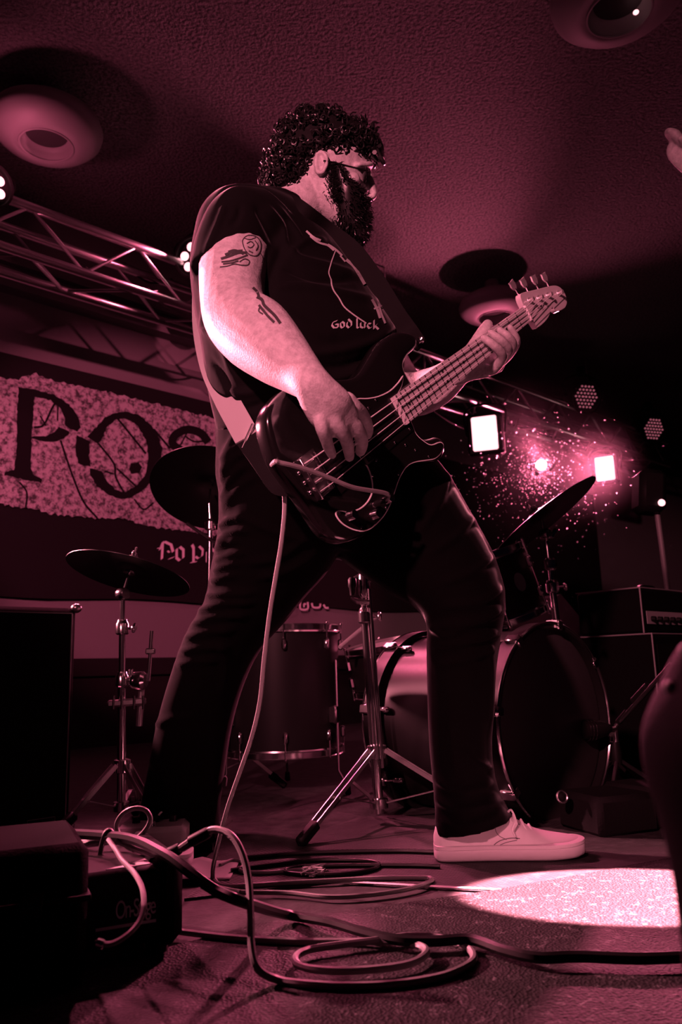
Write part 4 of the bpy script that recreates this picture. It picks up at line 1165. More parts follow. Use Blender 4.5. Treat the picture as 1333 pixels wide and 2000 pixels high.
cable('patch_lead', [P(150, 1640, 1.40), P(168, 1646, 1.38), P(182, 1642, 1.37), P(228, 1637, 1.36)], 0.005, 'cable_grey', 'grey cable stub running along the top of the dark case', [(P(145, 1640, 1.405), P(152, 1624, 1.40), 0.0065, 'chrome')])

# ------------------------------------------------------------------ the bass guitar
GB = V(634, 917, 1.43)                                    # middle of the bridge saddles
GN = V(1031.5, 612, 2.00)                                 # middle of the nut
GU = (GN - GB).normalized()
SCALE = (GN - GB).length
e_ = V(634 + 50, 917 + 86.6, 1.43) - GB
dB = ray(634, 917)
GW = (e_ - dB * (e_.dot(GU) / dB.dot(GU))).normalized()   # across the strings, towards the thin one
GM = GU.cross(GW).normalized()
if GM.dot(CAM - GB) < 0: GM = -GM
def G(px, py, off=0.0):
    """picture point on the guitar's string plane, off metres out of it"""
    return hit_plane(px, py, GB + GM * off, GM)
def L(s, w, off=0.0):
    return GB + GU * s + GW * w + GM * off
def loc2(v):
    d = Vector(v) - GB
    return d.dot(GU), d.dot(GW)
def z3(x, y): return (500 + x / 3.174, 620 + y / 3.174)
TOP = -0.016                                              # body top lies under the strings
bg = thing('bass_guitar', 'black four string bass guitar with pale maple neck and white edged black pickguard', 'bass guitar', GB - GM * 0.03)
outl = [(505, 378), (600, 370), (660, 330), (720, 240), (780, 150), (850, 98), (910, 82), (970, 95), (1005, 130), (1008, 170), (985, 200), (950, 235), (928, 280), (932, 325), (955, 372), (985, 430),
        (1000, 520), (985, 600), (975, 660), (1000, 715), (1045, 748), (1090, 746), (1130, 736), (1165, 757), (1180, 815), (1162, 868), (1120, 890), (1045, 896), (985, 905), (935, 945), (893, 1040), (862, 1120),
        (830, 1200), (780, 1270), (730, 1322), (660, 1362), (580, 1384), (505, 1370), (440, 1318), (380, 1230), (300, 1110), (210, 990), (140, 885), (95, 760), (72, 650), (80, 580), (120, 510), (190, 440), (300, 395), (400, 385)]
body2 = [loc2(G(*z3(x, y), TOP)) for x, y in outl]
body2 = [(v.x, v.y) for v in spline([(s, w, 0) for s, w in body2], 3, True)]
cs_, cw_ = sum(p[0] for p in body2) / len(body2), sum(p[1] for p in body2) / len(body2)
def inset(poly, d):
    n = len(poly); out = []
    area = sum(poly[i][0] * poly[(i + 1) % n][1] - poly[(i + 1) % n][0] * poly[i][1] for i in range(n))
    sg = 1 if area > 0 else -1
    for i in range(n):
        a, c = Vector(poly[i - 1]), Vector(poly[(i + 1) % n])
        t = (c - a).normalized()
        out.append((poly[i][0] - sg * t.y * d, poly[i][1] + sg * t.x * d))
    return out
rgs = []
for (d, h) in ((0.011, TOP), (0.006, TOP - 0.0012), (0.0025, TOP - 0.004), (0, TOP - 0.010), (0, TOP - 0.034), (0.003, TOP - 0.040), (0.010, TOP - 0.044)):
    rgs.append([L(s, w, h) for s, w in inset(body2, d)])
m = MB(); m.rings(rgs[::-1]); obj('body', m, 'gloss_black', bg, True, 50)

pg = [(912, 360), (905, 425), (872, 500), (905, 570), (965, 655), (992, 722), (1042, 768), (1085, 788), (1140, 771), (1163, 795), (1148, 842), (1108, 878), (1058, 888), (980, 901), (930, 932), (888, 1005), (858, 1092),
      (828, 1172), (788, 1240), (728, 1300), (668, 1328), (600, 1318), (542, 1288), (505, 1248), (492, 1214), (512, 1196), (572, 1204), (640, 1184), (690, 1140), (718, 1080), (716, 1010), (690, 930), (628, 842), (600, 780),
      (575, 690), (570, 600), (590, 530), (625, 502), (690, 500), (760, 486), (830, 452), (882, 400)]
pg2 = [(v.x, v.y) for v in spline([(*loc2(G(*z3(x, y), TOP)), 0) for x, y in pg], 3, True)]
m = MB(); m.rings([[L(s, w, TOP) for s, w in pg2], [L(s, w, TOP + 0.0016) for s, w in inset(pg2, 0.0002)]]); g1 = obj('pickguard', m, 'ply', bg, True, 30)
m = MB(); m.rings([[L(s, w, TOP + 0.0014) for s, w in inset(pg2, 0.0020)], [L(s, w, TOP + 0.0026) for s, w in inset(pg2, 0.0026)]]); obj('black_top_ply', m, 'guard', g1, True, 30)
for (x, y) in [(745, 510), (700, 560), (1075, 862), (990, 820), (885, 970), (865, 775), (930, 790), (955, 690), (725, 980), (810, 1180), (655, 1300), (515, 1215), (710, 705), (748, 885)]:
    q = G(*z3(x, y), TOP + 0.0026); m = MB(); m.lathe([(0.0032, 0), (0.0028, 0.0014), (0, 0.002)], q, GM, 10); obj('screw', m, 'chrome', g1)

S_END = SCALE * 0.312
HB, HN = 0.0315, 0.0205                                   # half widths at the body end and at the nut
def hw(s): return HB + (HN - HB) * (s - S_END) / (SCALE - S_END)
# neck
rgs = []
for k in range(13):
    s = S_END - 0.005 + (SCALE - S_END + 0.012) * k / 12
    w = hw(s); th = 0.021 + 0.003 * (1 - k / 12)
    ring = [L(s, w, -0.0065)] + [L(s, w * math.cos(a), -0.0065 - th * math.sin(a) ** 0.8) for a in [math.pi * j / 10 for j in range(1, 10)]] + [L(s, -w, -0.0065)]
    rgs.append(ring)
m = MB(); m.rings(rgs); obj('neck', m, 'maple', bg, True, 60)
m = MB(); m.rings([[L(s, -w, -0.0065), L(s, w, -0.0065), L(s, w * 0.985, -0.0030), L(s, w * 0.5, -0.0022), L(s, -w * 0.5, -0.0022), L(s, -w * 0.985, -0.0030)] for s, w in [(S_END, HB), (SCALE, HN)]]); fb_ = obj('fingerboard', m, 'fretboard', bg)
for n_ in range(1, 21):
    s = SCALE * 2 ** (-n_ / 12)
    if s < S_END + 0.002: break
    m = MB(); w = hw(s) * 0.985; m.tube([L(s, -w, -0.0029), L(s, -w * 0.5, -0.0021), L(s, w * 0.5, -0.0021), L(s, w, -0.0029)], 0.0014, 6); obj('fret', m, 'fret', fb_)
for n_ in (3, 5, 7, 9, 12, 15, 17, 19):
    s = (SCALE * 2 ** (-n_ / 12) + SCALE * 2 ** (-(n_ - 1) / 12)) / 2
    for w in ((-0.012, 0.012) if n_ == 12 else (0,)):
        m = MB(); m.lathe([(0.0036, -0.0001), (0.0036, 0.0004)], L(s, w, -0.0022), GM, 14); obj('dot_inlay', m, 'inlay', fb_)
m = MB(); m.cbox(L(SCALE + 0.002, 0, -0.001), (0.0022, HN, 0.0042), Matrix((GU, GW, GM)).transposed(), 0.001); obj('nut', m, 'ply', bg)
# headstock traced on its own plane just behind the strings
def z6(x, y): return (980 + x / 9.52, 530 + y / 9.52)
HT = -0.012
hs = [(352, 445), (400, 395), (620, 342), (820, 292), (960, 262), (1060, 272), (1140, 340), (1200, 450), (1222, 560), (1212, 625), (1170, 690), (1060, 742), (1005, 712), (958, 662), (938, 690), (910, 780), (860, 880), (780, 970),
      (690, 1040), (655, 1030), (600, 940), (548, 905), (500, 800), (440, 680), (380, 560)]
hs2 = [(v.x, v.y) for v in spline([(*loc2(G(*z6(x, y), HT)), 0) for x, y in hs], 3, True)]
m = MB(); m.rings([[L(s, w, HT - 0.015) for s, w in hs2], [L(s, w, HT - 0.0012) for s, w in hs2], [L(s, w, HT) for s, w in inset(hs2, 0.0012)]]); hst = obj('headstock', m, 'maple', bg, True, 40)
posts = [(520, 545), (692, 505), (862, 452), (1062, 412)]
keys = [(250, 320), (445, 275), (640, 220), (830, 175)]
PST = []
for (x, y), (kx2, ky2) in zip(posts, keys):
    p = G(*z6(x, y), HT); PST.append(p)
    m = MB(); m.lathe([(0.0085, 0), (0.008, 0.0015), (0.0048, 0.002), (0.0045, 0.008), (0.0056, 0.011), (0.0056, 0.014), (0.003, 0.015)], p, GM, 16); tn_ = obj('tuner_post', m, 'key_metal', hst)
    k_ = G(*z6(kx2, ky2), HT - 0.017)
    edge = G(*z6(x * 0.45 + kx2 * 0.55, y * 0.45 + ky2 * 0.55), HT - 0.017)
    dk = (k_ - p + GM * 0.017).normalized()
    m = MB(); m.cbox(p - GM * 0.018, (0.011, 0.011, 0.004), Matrix((GU, GW, GM)).transposed(), 0.003); m.rod(p - GM * 0.018, k_, 0.003, 8); obj('tuner_gear', m, 'chrome', tn_)
    m = MB(); sdk = dk.cross(GM).normalized()
    ring0 = [(0.0, 0.004), (0.006, 0.010), (0.014, 0.013), (0.021, 0.011), (0.026, 0.013)]
    poly = [k_ + dk * (-0.004 + u) + sdk * v for u, v in ring0] + [k_ + dk * 0.021] + [k_ + dk * (-0.004 + u) - sdk * v for u, v in ring0[::-1]]
    m.prism([q - GM * 0.002 for q in poly], GM * 0.004); obj('tuner_key', m, 'key_metal', tn_)
m = MB(); m.lathe([(0.006, 0), (0.005, 0.004), (0, 0.005)], G(*z6(718, 655), HT), GM, 14); obj('string_tree', m, 'chrome', hst)
bvh_h = bvh_of([hst])
decal('headstock_logo', [([z6(700, 830), z6(720, 790), z6(735, 815), z6(715, 840)], 2), ([z6(745, 800), z6(770, 770), z6(760, 810)], 2), ([z6(690, 790), z6(780, 720)], 1.6), ([z6(775, 780), z6(830, 710), z6(840, 735)], 2)], bvh_h, 'inlay', hst, 0.0004)
# strings
RS = Matrix((GU, GW, GM)).transposed()
SP_B = (-0.0285, -0.0095, 0.0095, 0.0285); SP_N = (-0.0150, -0.0050, 0.0050, 0.0150)
for k in range(4):
    r = (0.00130, 0.00108, 0.00090, 0.00075)[k]
    pts = [L(-0.03, SP_B[k], TOP + 0.008), L(0.0, SP_B[k], 0.0), L(SCALE, SP_N[k], 0.0032 - 0.001), PST[k] + GM * 0.009 + GW * 0.004]
    m = MB(); m.tube(pts, r, 6); obj('string', m, 'string', bg)
# bridge
m = MB(); m.cbox(L(-0.012, 0, TOP + 0.0018), (0.026, 0.041, 0.0018), RS, 0.001); m.cbox(L(-0.037, 0, TOP + 0.008), (0.0018, 0.041, 0.008), RS, 0.001); br = obj('bridge', m, 'chrome_old', bg)
for k in range(4):
    m = MB(); m.lathe([(0.0052, -0.0088), (0.0052, 0.0088)], L(0.0, SP_B[k], -0.0055), GW, 14); sd_ = obj('saddle', m, 'chrome', br)
    m = MB(); m.rod(L(-0.038, SP_B[k] + 0.004, TOP + 0.009), L(-0.003, SP_B[k] + 0.004, TOP + 0.009), 0.0018, 8); m.rod(L(0.0, SP_B[k] - 0.005, TOP + 0.002), L(0.0, SP_B[k] - 0.005, 0.001), 0.0013, 6); obj('saddle_screw', m, 'chrome', sd_)
for (s, w) in ((-0.033, -0.036), (-0.033, 0.036), (-0.045, -0.02), (-0.045, 0.0), (-0.045, 0.02)):
    m = MB(); m.blob(L(s, w, TOP + 0.003), 0.0035, 0.0035, 0.002, RS, 10, 6); obj('bridge_screw', m, 'chrome', br)
# split pickup
for s, w in ((0.098, -0.019), (0.122, 0.019)):
    m = MB(); m.cbox(L(s, w, TOP + 0.0055), (0.014, 0.027, 0.006), RS, 0.004); pk = obj('pickup', m, 'black_plastic', bg)
    for q in (-0.017, -0.006, 0.006, 0.017):
        m = MB(); m.lathe([(0.0024, 0), (0.0024, 0.0008)], L(s, w + q, TOP + 0.0115), GM, 8); obj('pole_piece', m, 'chrome', pk)
# knobs and jack
for (px, py) in ((754, 976), (729, 1006), (682, 1008)):
    q = G(px, py, TOP + 0.0026); m = MB(); m.lathe([(0.0098, 0), (0.0100, 0.002), (0.0092, 0.003), (0.0092, 0.015), (0.0080, 0.0175), (0, 0.018)], q, GM, 22); obj('volume_knob', m, 'chrome', bg, True, 50)
JK = G(730, 986, TOP + 0.003)
m = MB(); m.lathe([(0.0085, 0), (0.0085, 0.002), (0.006, 0.003), (0.006, 0.006)], JK, GM, 16); obj('jack', m, 'chrome', bg)
# strap buttons
SB0 = G(531, 962, TOP - 0.022)
sdir = (SB0 - L(cs_, cw_, TOP - 0.022)).normalized()
m = MB(); m.lathe([(0.005, -0.004), (0.004, 0.006), (0.008, 0.010), (0.007, 0.012)], G(577, 955, TOP - 0.03) + sdir * 0.002, (sdir + GM * 0.5).normalized(), 14); obj('strap_button', m, 'chrome', bg)
SB1 = G(818, 668, TOP - 0.022)
m = MB(); m.lathe([(0.005, -0.004), (0.004, 0.006), (0.008, 0.010), (0.007, 0.012)], SB1, GU, 14); obj('strap_button', m, 'chrome', bg)
print('GUITAR', SCALE, GM, GU, GW)

# ------------------------------------------------------------------ the bassist
def m_px(w, v):
    """picture width in metres at a point"""
    return w * ((ROT.transposed() @ (Vector(v) - CAM)).z * -1) / FPX

def limb(mb, pts, seg=16, n=4, vd=None):
    """tapered limb through (point, half width, half depth); rounded ends"""
    c = spline([p[0] for p in pts], n)
    def rad(k):
        r = [p[k] for p in pts]; q = spline([(x, 0, 0) for x in r], n); return [max(v.x, 0.0008) for v in q]
    ra, rb = rad(1), rad(2)
    t0 = (c[1] - c[0]).normalized(); t1 = (c[-1] - c[-2]).normalized()
    C, A, B, T = [], [], [], []
    m_ = len(c)
    for i in range(m_):
        t = (c[min(i + 1, m_ - 1)] - c[max(i - 1, 0)]).normalized()
        C.append(c[i]); A.append(ra[i]); B.append(rb[i]); T.append(t)
    for (u, k) in ((0.45, 0.89), (0.75, 0.66), (0.95, 0.30)):
        rr = min(A[0], B[0]) if False else (ra[0] + rb[0]) / 2
        C.insert(0, c[0] - t0 * ra[0] * u); A.insert(0, ra[0] * k); B.insert(0, rb[0] * k); T.insert(0, t0)
        C.append(c[-1] + t1 * ra[-1] * u); A.append(ra[-1] * k); B.append(rb[-1] * k); T.append(t1)
    rings = []
    for p, a, b, t in zip(C, A, B, T):
        v = vd if vd is not None else (p - CAM).normalized()
        x = t.cross(v)
        if x.length < 0.05: x = t.cross(Vector((0, 0, 1)))
        x.normalize(); y = x.cross(t)
        rings.append([p + x * a * math.cos(2 * math.pi * k / seg) + y * b * math.sin(2 * math.pi * k / seg) for k in range(seg)])
    return mb.rings(rings)

def loft2(mb, rows, rho=0.0, seg=36, n=4, shrink=1.0, b=Vector((0, 1, 0))):
    """rows: silhouette pairs (Lx, Ly, Rx, Ry, distance, half depth)"""
    cen, aa, dd = [], [], []
    for lx, ly, rx, ry, Y, d in rows:
        l, r = P(lx, ly, Y), P(rx, ry, Y)
        cen.append((l + r) / 2); aa.append((r - l) / 2 * shrink); dd.append(d * shrink)
    C = spline(cen, n); A = spline(aa, n); D = [v.x for v in spline([(x, 0, 0) for x in dd], n)]
    q = math.sqrt(1 - rho * rho)
    return mb.rings([[c + a * math.cos(2 * math.pi * k / seg) + b * d * (rho * math.cos(2 * math.pi * k / seg) + q * math.sin(2 * math.pi * k / seg)) for k in range(seg)]
                     for c, a, d in zip(C, A, D)])

TEE = [(436, 868, 715, 905, 1.69, .165), (420, 800, 748, 830, 1.68, .175), (412, 745, 775, 760, 1.68, .185), (403, 690, 795, 690, 1.69, .19), (393, 640, 788, 640, 1.70, .19), (386, 590, 760, 592, 1.72, .185),
       (384, 545, 732, 548, 1.74, .18), (390, 500, 702, 508, 1.75, .175), (402, 455, 674, 474, 1.77, .17), (428, 422, 648, 446, 1.78, .145), (468, 404, 632, 426, 1.79, .105), (528, 396, 622, 412, 1.79, .075)]
RLEG = [(432, 840, 650, 940, 1.71, .155), (430, 930, 665, 1050, 1.71, .155), (430, 1030, 645, 1108, 1.72, .14), (414, 1120, 600, 1160, 1.74, .125), (402, 1178, 556, 1214, 1.76, .115), (366, 1240, 512, 1264, 1.79, .105),
        (336, 1320, 482, 1320, 1.83, .095), (310, 1410, 456, 1402, 1.88, .09), (292, 1500, 440, 1492, 1.93, .085), (276, 1585, 428, 1585, 1.955, .09), (274, 1644, 430, 1644, 1.96, .095)]
LLEG = [(560, 1010, 790, 850, 1.80, .15), (650, 1082, 862, 905, 1.78, .145), (740, 1148, 926, 1010, 1.75, .13), (802, 1183, 967, 1088, 1.73, .12), (832, 1215, 988, 1168, 1.72, .11), (833, 1262, 978, 1250, 1.73, .10),
        (834, 1330, 968, 1330, 1.75, .09), (838, 1450, 962, 1450, 1.78, .08), (846, 1535, 968, 1518, 1.795, .08), (850, 1590, 985, 1562, 1.80, .082), (849, 1632, 1004, 1596, 1.80, .085)]
HIPS = [(424, 800, 745, 835, 1.69, .165), (430, 880, 770, 900, 1.70, .17), (432, 960, 790, 985, 1.72, .17), (470, 1030, 770, 1055, 1.74, .15), (560, 1070, 730, 1090, 1.75, .12)]

SH = P(468, 452, 1.62)
def arm_pts():
    def q(px, py, y, w, d): v = P(px, py, y); return (v, m_px(w, v), d)
    return [q(500, 440, 1.68, 60, .07), q(466, 474, 1.605, 72, .075), q(456, 530, 1.545, 67, .066), q(454, 580, 1.49, 63, .060), q(466, 622, 1.445, 68, .058), q(502, 654, 1.405, 74, .055),
            q(548, 696, 1.365, 62, .047), q(585, 728, 1.335, 47, .036)]
body = MB()
loft2(body, TEE, 0.4, 36, 4, 0.90)
loft2(body, HIPS, 0.3, 30, 3, 0.90)
loft2(body, RLEG, 0, 24, 3, 0.80)
loft2(body, LLEG, 0, 24, 3, 0.80)
ap = arm_pts()
wr = G(612, 754, 0.056)
# picking hand
def gp_(px, py, off, w, d=None):
    v = G(px, py, off); r = m_px(w, v); return (v, r, d if d else r * 0.95)
limb(body, ap + [gp_(608, 749, .056, 39, .029), gp_(626, 774, .062, 44, .025), gp_(645, 798, .064, 48, .021), gp_(661, 816, .060, 43, .016)], 20, 5)
for fg in ([(626, 822, .058, 14.5), (630, 838, .056, 13.8), (637, 857, .044, 12.8), (643, 875, .027, 11.6), (649, 888, .011, 9.8)],
           [(645, 810, .064, 15), (655, 826, .066, 14.4), (670, 846, .060, 14), (678, 864, .042, 13), (682, 882, .022, 11.6), (683, 893, .010, 10)],
           [(672, 806, .064, 15), (684, 818, .066, 14.6), (698, 836, .061, 14.4), (706, 855, .046, 13.8), (707, 871, .026, 12.4), (704, 882, .011, 10.8)],
           [(680, 780, .058, 15.5), (694, 795, .058, 14.5), (707, 808, .049, 13.5), (716, 824, .034, 12), (720, 840, .018, 10.6), (719, 850, .009, 9.2)],
           [(652, 768, .046, 17), (676, 792, .034, 15.5), (698, 812, .021, 14), (708, 828, .011, 11.5)]):
    limb(body, [gp_(*q) for q in fg], 12, 3)
# fretting arm and hand
def lp_pts():
    def q(px, py, y, w, d): v = P(px, py, y); return (v, m_px(w, v), d)
    return [q(620, 470, 1.88, 62, .065), q(690, 590, 1.96, 56, .06), q(758, 728, 2.02, 50, .055), q(800, 768, 1.99, 46, .05), q(850, 756, 1.94, 40, .042)]
w2 = G(897, 722, -0.075)
limb(body, lp_pts() + [(w2, m_px(29, w2), 0.024)], 18, 5)
limb(body, [gp_(893, 726, -.075, 28, .024), gp_(918, 712, -.068, 32, .020), gp_(945, 706, -.062, 33, .017), gp_(968, 704, -.055, 27, .014)], 18, 4)
for fg in ([(948, 722, -.058, 11), (964, 722, -.030, 10.6), (982, 697, .014, 10), (966, 675, .022, 9), (946, 661, .008, 8)],
           [(962, 712, -.056, 11), (978, 708, -.028, 10.4), (994, 686, .013, 9.8), (979, 665, .022, 8.8), (960, 651, .008, 7.8)],
           [(974, 703, -.054, 10.5), (990, 698, -.026, 9.8), (1003, 674, .012, 9.2), (992, 656, .020, 8.2), (977, 645, .008, 7.4)],
           [(982, 696, -.052, 9.5), (998, 690, -.030, 8.6), (1010, 668, .002, 8), (1005, 652, .010, 7.2), (997, 640, .010, 6.6)],
           [(908, 704, -.066, 18), (925, 682, -.060, 16), (940, 656, -.044, 13.5), (949, 641, -.034, 12), (953, 634, -.030, 10.5)]):
    limb(body, [gp_(*q) for q in fg], 12, 3)
# neck and head
HY = 1.80
def hp(px, py, dy=0.0): return P(px, py, HY + dy)
limb(body, [(hp(562, 428), m_px(58, hp(562, 428)), .075), (hp(588, 400), m_px(54, hp(588, 400)), .068), (hp(608, 370), m_px(50, hp(608, 370)), .062), (hp(628, 340), m_px(48, hp(628, 340)), .06)], 22, 4)
HEAD = [(594, 250, 688, 250, HY, .045), (574, 268, 708, 266, HY, .066), (562, 298, 720, 296, HY, .077), (560, 326, 724, 326, HY, .079), (566, 348, 719, 350, HY, .077), (578, 372, 719, 374, HY, .074), (594, 394, 716, 398, HY, .068),
        (616, 416, 714, 420, HY, .059), (644, 438, 710, 440, HY, .046), (664, 452, 702, 455, HY, .028)]
loft2(body, HEAD, 0.12, 30, 4)
limb(body, [(hp(718, 340, -.012), .012, .014), (hp(726, 362, -.014), .010, .014), (hp(731, 381, -.012), .0085, .012), (hp(722, 388, -.010), .009, .015)], 12, 3)      # nose
limb(body, [(hp(700, 322, -.055), .007, .010), (hp(720, 322, -.03), .008, .012), (hp(723, 322, .01), .008, .012)], 10, 3)                                               # brow
limb(body, [(hp(690, 352, -.058), .020, .016), (hp(672, 366, -.064), .017, .014)], 10, 3)                                                                              # cheek
limb(body, [(hp(708, 404, -.03), .007, .010), (hp(717, 404, -.005), .007, .012)], 10, 3); limb(body, [(hp(706, 414, -.03), .007, .010), (hp(715, 415, -.005), .008, .012)], 10, 3)   # lips
ear = [(hp(622, 296, -.082), .0042, .006), (hp(632, 298, -.086), .0046, .006), (hp(639, 310, -.088), .005, .006), (hp(637, 326, -.086), .005, .006), (hp(628, 338, -.082), .006, .007), (hp(620, 334, -.080), .005, .006), (hp(617, 316, -.080), .0046, .006), (hp(620, 298, -.082), .0042, .006)]
limb(body, ear, 8, 4)
limb(body, [(hp(624, 304, -.072), .016, .010), (hp(627, 328, -.072), .013, .010)], 12, 3)
man_me = remeshed('person', body, 0.0036, 3, 0.45)
man = link('person', man_me, 'skin')
tag(man, 'bearded curly haired bassist in black tee and jeans leaning back over his bass', 'person')

# t-shirt
tee = MB()
loft2(tee, TEE, 0.4, 44, 5)
loft2(tee, [(500, 396, 600, 470, 1.70, .10), (452, 396, 574, 478, 1.65, .105), (414, 424, 556, 492, 1.62, .105), (388, 478, 545, 500, 1.60, .100), (374, 540, 538, 506, 1.585, .092)], 0.2, 30, 4)
loft2(tee, [(600, 420, 650, 450, 1.90, .06), (610, 440, 690, 520, 1.93, .085), (640, 490, 725, 570, 1.95, .08)], 0, 24, 4)
tee_me = remeshed('t_shirt', tee, 0.0055, 5, 0.5)
fold(tee_me, [
    ([(560, 470), (535, 520), (520, 580), (518, 650)], 9, -0.010), ([(545, 455), (575, 500), (640, 520), (720, 545)], 8, 0.008), ([(550, 520), (620, 545), (700, 545)], 7, -0.007),
    ([(565, 500), (600, 470), (640, 470)], 7, 0.006), ([(530, 560), (600, 560), (680, 575), (750, 590)], 8, 0.007), ([(540, 600), (600, 640), (660, 660)], 12, 0.006), ([(560, 690), (640, 690), (720, 670), (770, 640)], 9, 0.008),
    ([(600, 715), (670, 715), (740, 690)], 8, -0.007), ([(590, 740), (660, 740), (730, 715)], 9, 0.009), ([(615, 765), (680, 765), (730, 740)], 8, 0.007),
    ([(395, 640), (415, 655), (440, 690), (455, 740)], 7, 0.010), ([(410, 700), (440, 740), (455, 790)], 6, -0.008), ([(420, 650), (450, 700), (470, 760)], 7, 0.008), ([(440, 760), (470, 770), (520, 760)], 8, 0.009),
    ([(430, 790), (470, 800), (520, 785)], 7, -0.008), ([(395, 560), (400, 600), (395, 640)], 6, 0.006),
    ([(440, 400), (425, 440), (400, 500)], 6, 0.007), ([(470, 400), (465, 425), (450, 440)], 6, -0.005), ([(500, 402), (520, 440), (540, 480)], 7, -0.007), ([(520, 402), (550, 440), (560, 480)], 6, 0.007), ([(540, 400), (575, 445), (590, 470)], 5, 0.005)])
t_shirt = link('t_shirt', tee_me, 'tee', man)
m = MB()                                                            # neckband
cl = [P(533, 402, 1.725), P(560, 412, 1.70), P(595, 430, 1.70), P(630, 448, 1.715), P(652, 455, 1.76), P(660, 440, 1.83), P(620, 410, 1.90), P(565, 396, 1.88), P(538, 396, 1.80)]
m.tube(spline(cl, 6, True), 0.008, 8, False, True); obj('neckband', m, 'tee', t_shirt)

# jeans
jn = MB()
loft2(jn, HIPS, 0.3, 36, 4); loft2(jn, RLEG, 0.1, 32, 4); loft2(jn, LLEG, 0.1, 32, 4)
jeans_me = remeshed('jeans', jn, 0.006, 6, 0.5)
FJ = []
for (x0, y0, x1, y1, x2, y2, h) in [(434, 905, 450, 870, 468, 842, .008), (434, 930, 452, 888, 478, 862, .009), (435, 950, 455, 905, 482, 880, .009), (434, 985, 455, 935, 480, 905, .009), (434, 1000, 470, 950, 505, 930, .006),
                                  (430, 1035, 450, 1015, 480, 1010, .009), (428, 1060, 452, 1040, 490, 1036, .008), (424, 1080, 440, 1060, 470, 1056, .008), (420, 1100, 445, 1085, 480, 1080, .007), (418, 1120, 440, 1106, 470, 1100, .008), (412, 1140, 435, 1128, 465, 1122, .007),
                                  (402, 1165, 440, 1160, 500, 1158, .008), (385, 1200, 430, 1180, 500, 1175, .009), (372, 1225, 420, 1205, 490, 1200, .008), (360, 1250, 400, 1235, 460, 1228, .008), (350, 1275, 390, 1265, 450, 1262, .007), (345, 1300, 380, 1292, 430, 1288, .006),
                                  (300, 1420, 330, 1405, 380, 1400, .005), (295, 1480, 320, 1520, 335, 1560, .006), (285, 1540, 320, 1548, 370, 1540, .006), (280, 1580, 310, 1568, 340, 1575, .006),
                                  (880, 920, 860, 980, 820, 1040, .006), (930, 1010, 890, 1050, 840, 1080, .006), (965, 1090, 920, 1120, 860, 1140, .007), (985, 1150, 940, 1175, 870, 1185, .008), (985, 1190, 930, 1215, 850, 1225, .009), (978, 1235, 930, 1250, 845, 1262, .008), (972, 1262, 920, 1285, 850, 1300, .006),
                                  (840, 1222, 870, 1240, 900, 1232, .007), (955, 1250, 960, 1330, 958, 1430, .005), (880, 1330, 882, 1420, 890, 1520, .004), (900, 1460, 930, 1490, 965, 1505, .008), (850, 1520, 900, 1545, 968, 1530, .007), (852, 1560, 900, 1580, 975, 1565, .008), (852, 1600, 910, 1615, 980, 1590, .006),
                                  (470, 1010, 540, 1040, 620, 1060, .005), (480, 1100, 540, 1090, 600, 1050, .006), (500, 1130, 560, 1115, 620, 1080, .006), (430, 1240, 440, 1300, 430, 1360, .004)]:
    FJ.append(([(x0, y0), (x1, y1), (x2, y2)], 8, h * 1.15))
fold(jeans_me, FJ)
jeans = link('jeans', jeans_me, 'denim', man)
bv_j = bvh_of([jeans])
for st_ in [([(450, 770), (470, 758), (505, 752), (530, 752)], 2.2), ([(452, 778), (470, 768), (505, 762), (530, 760)], 1.4), ([(485, 800), (505, 799), (525, 798)], 1.8)]:
    decal('seam', [st_], bv_j, 'stitch', jeans, 0.002)
rv = bv_j.ray_cast(CAM, ray(493, 770).normalized())
if rv[0]:
    m = MB(); m.torus(rv[0] + rv[1] * 0.001, rv[1], 0.0036, 0.0012, 16, 6); obj('rivet', m, 'chrome', jeans)

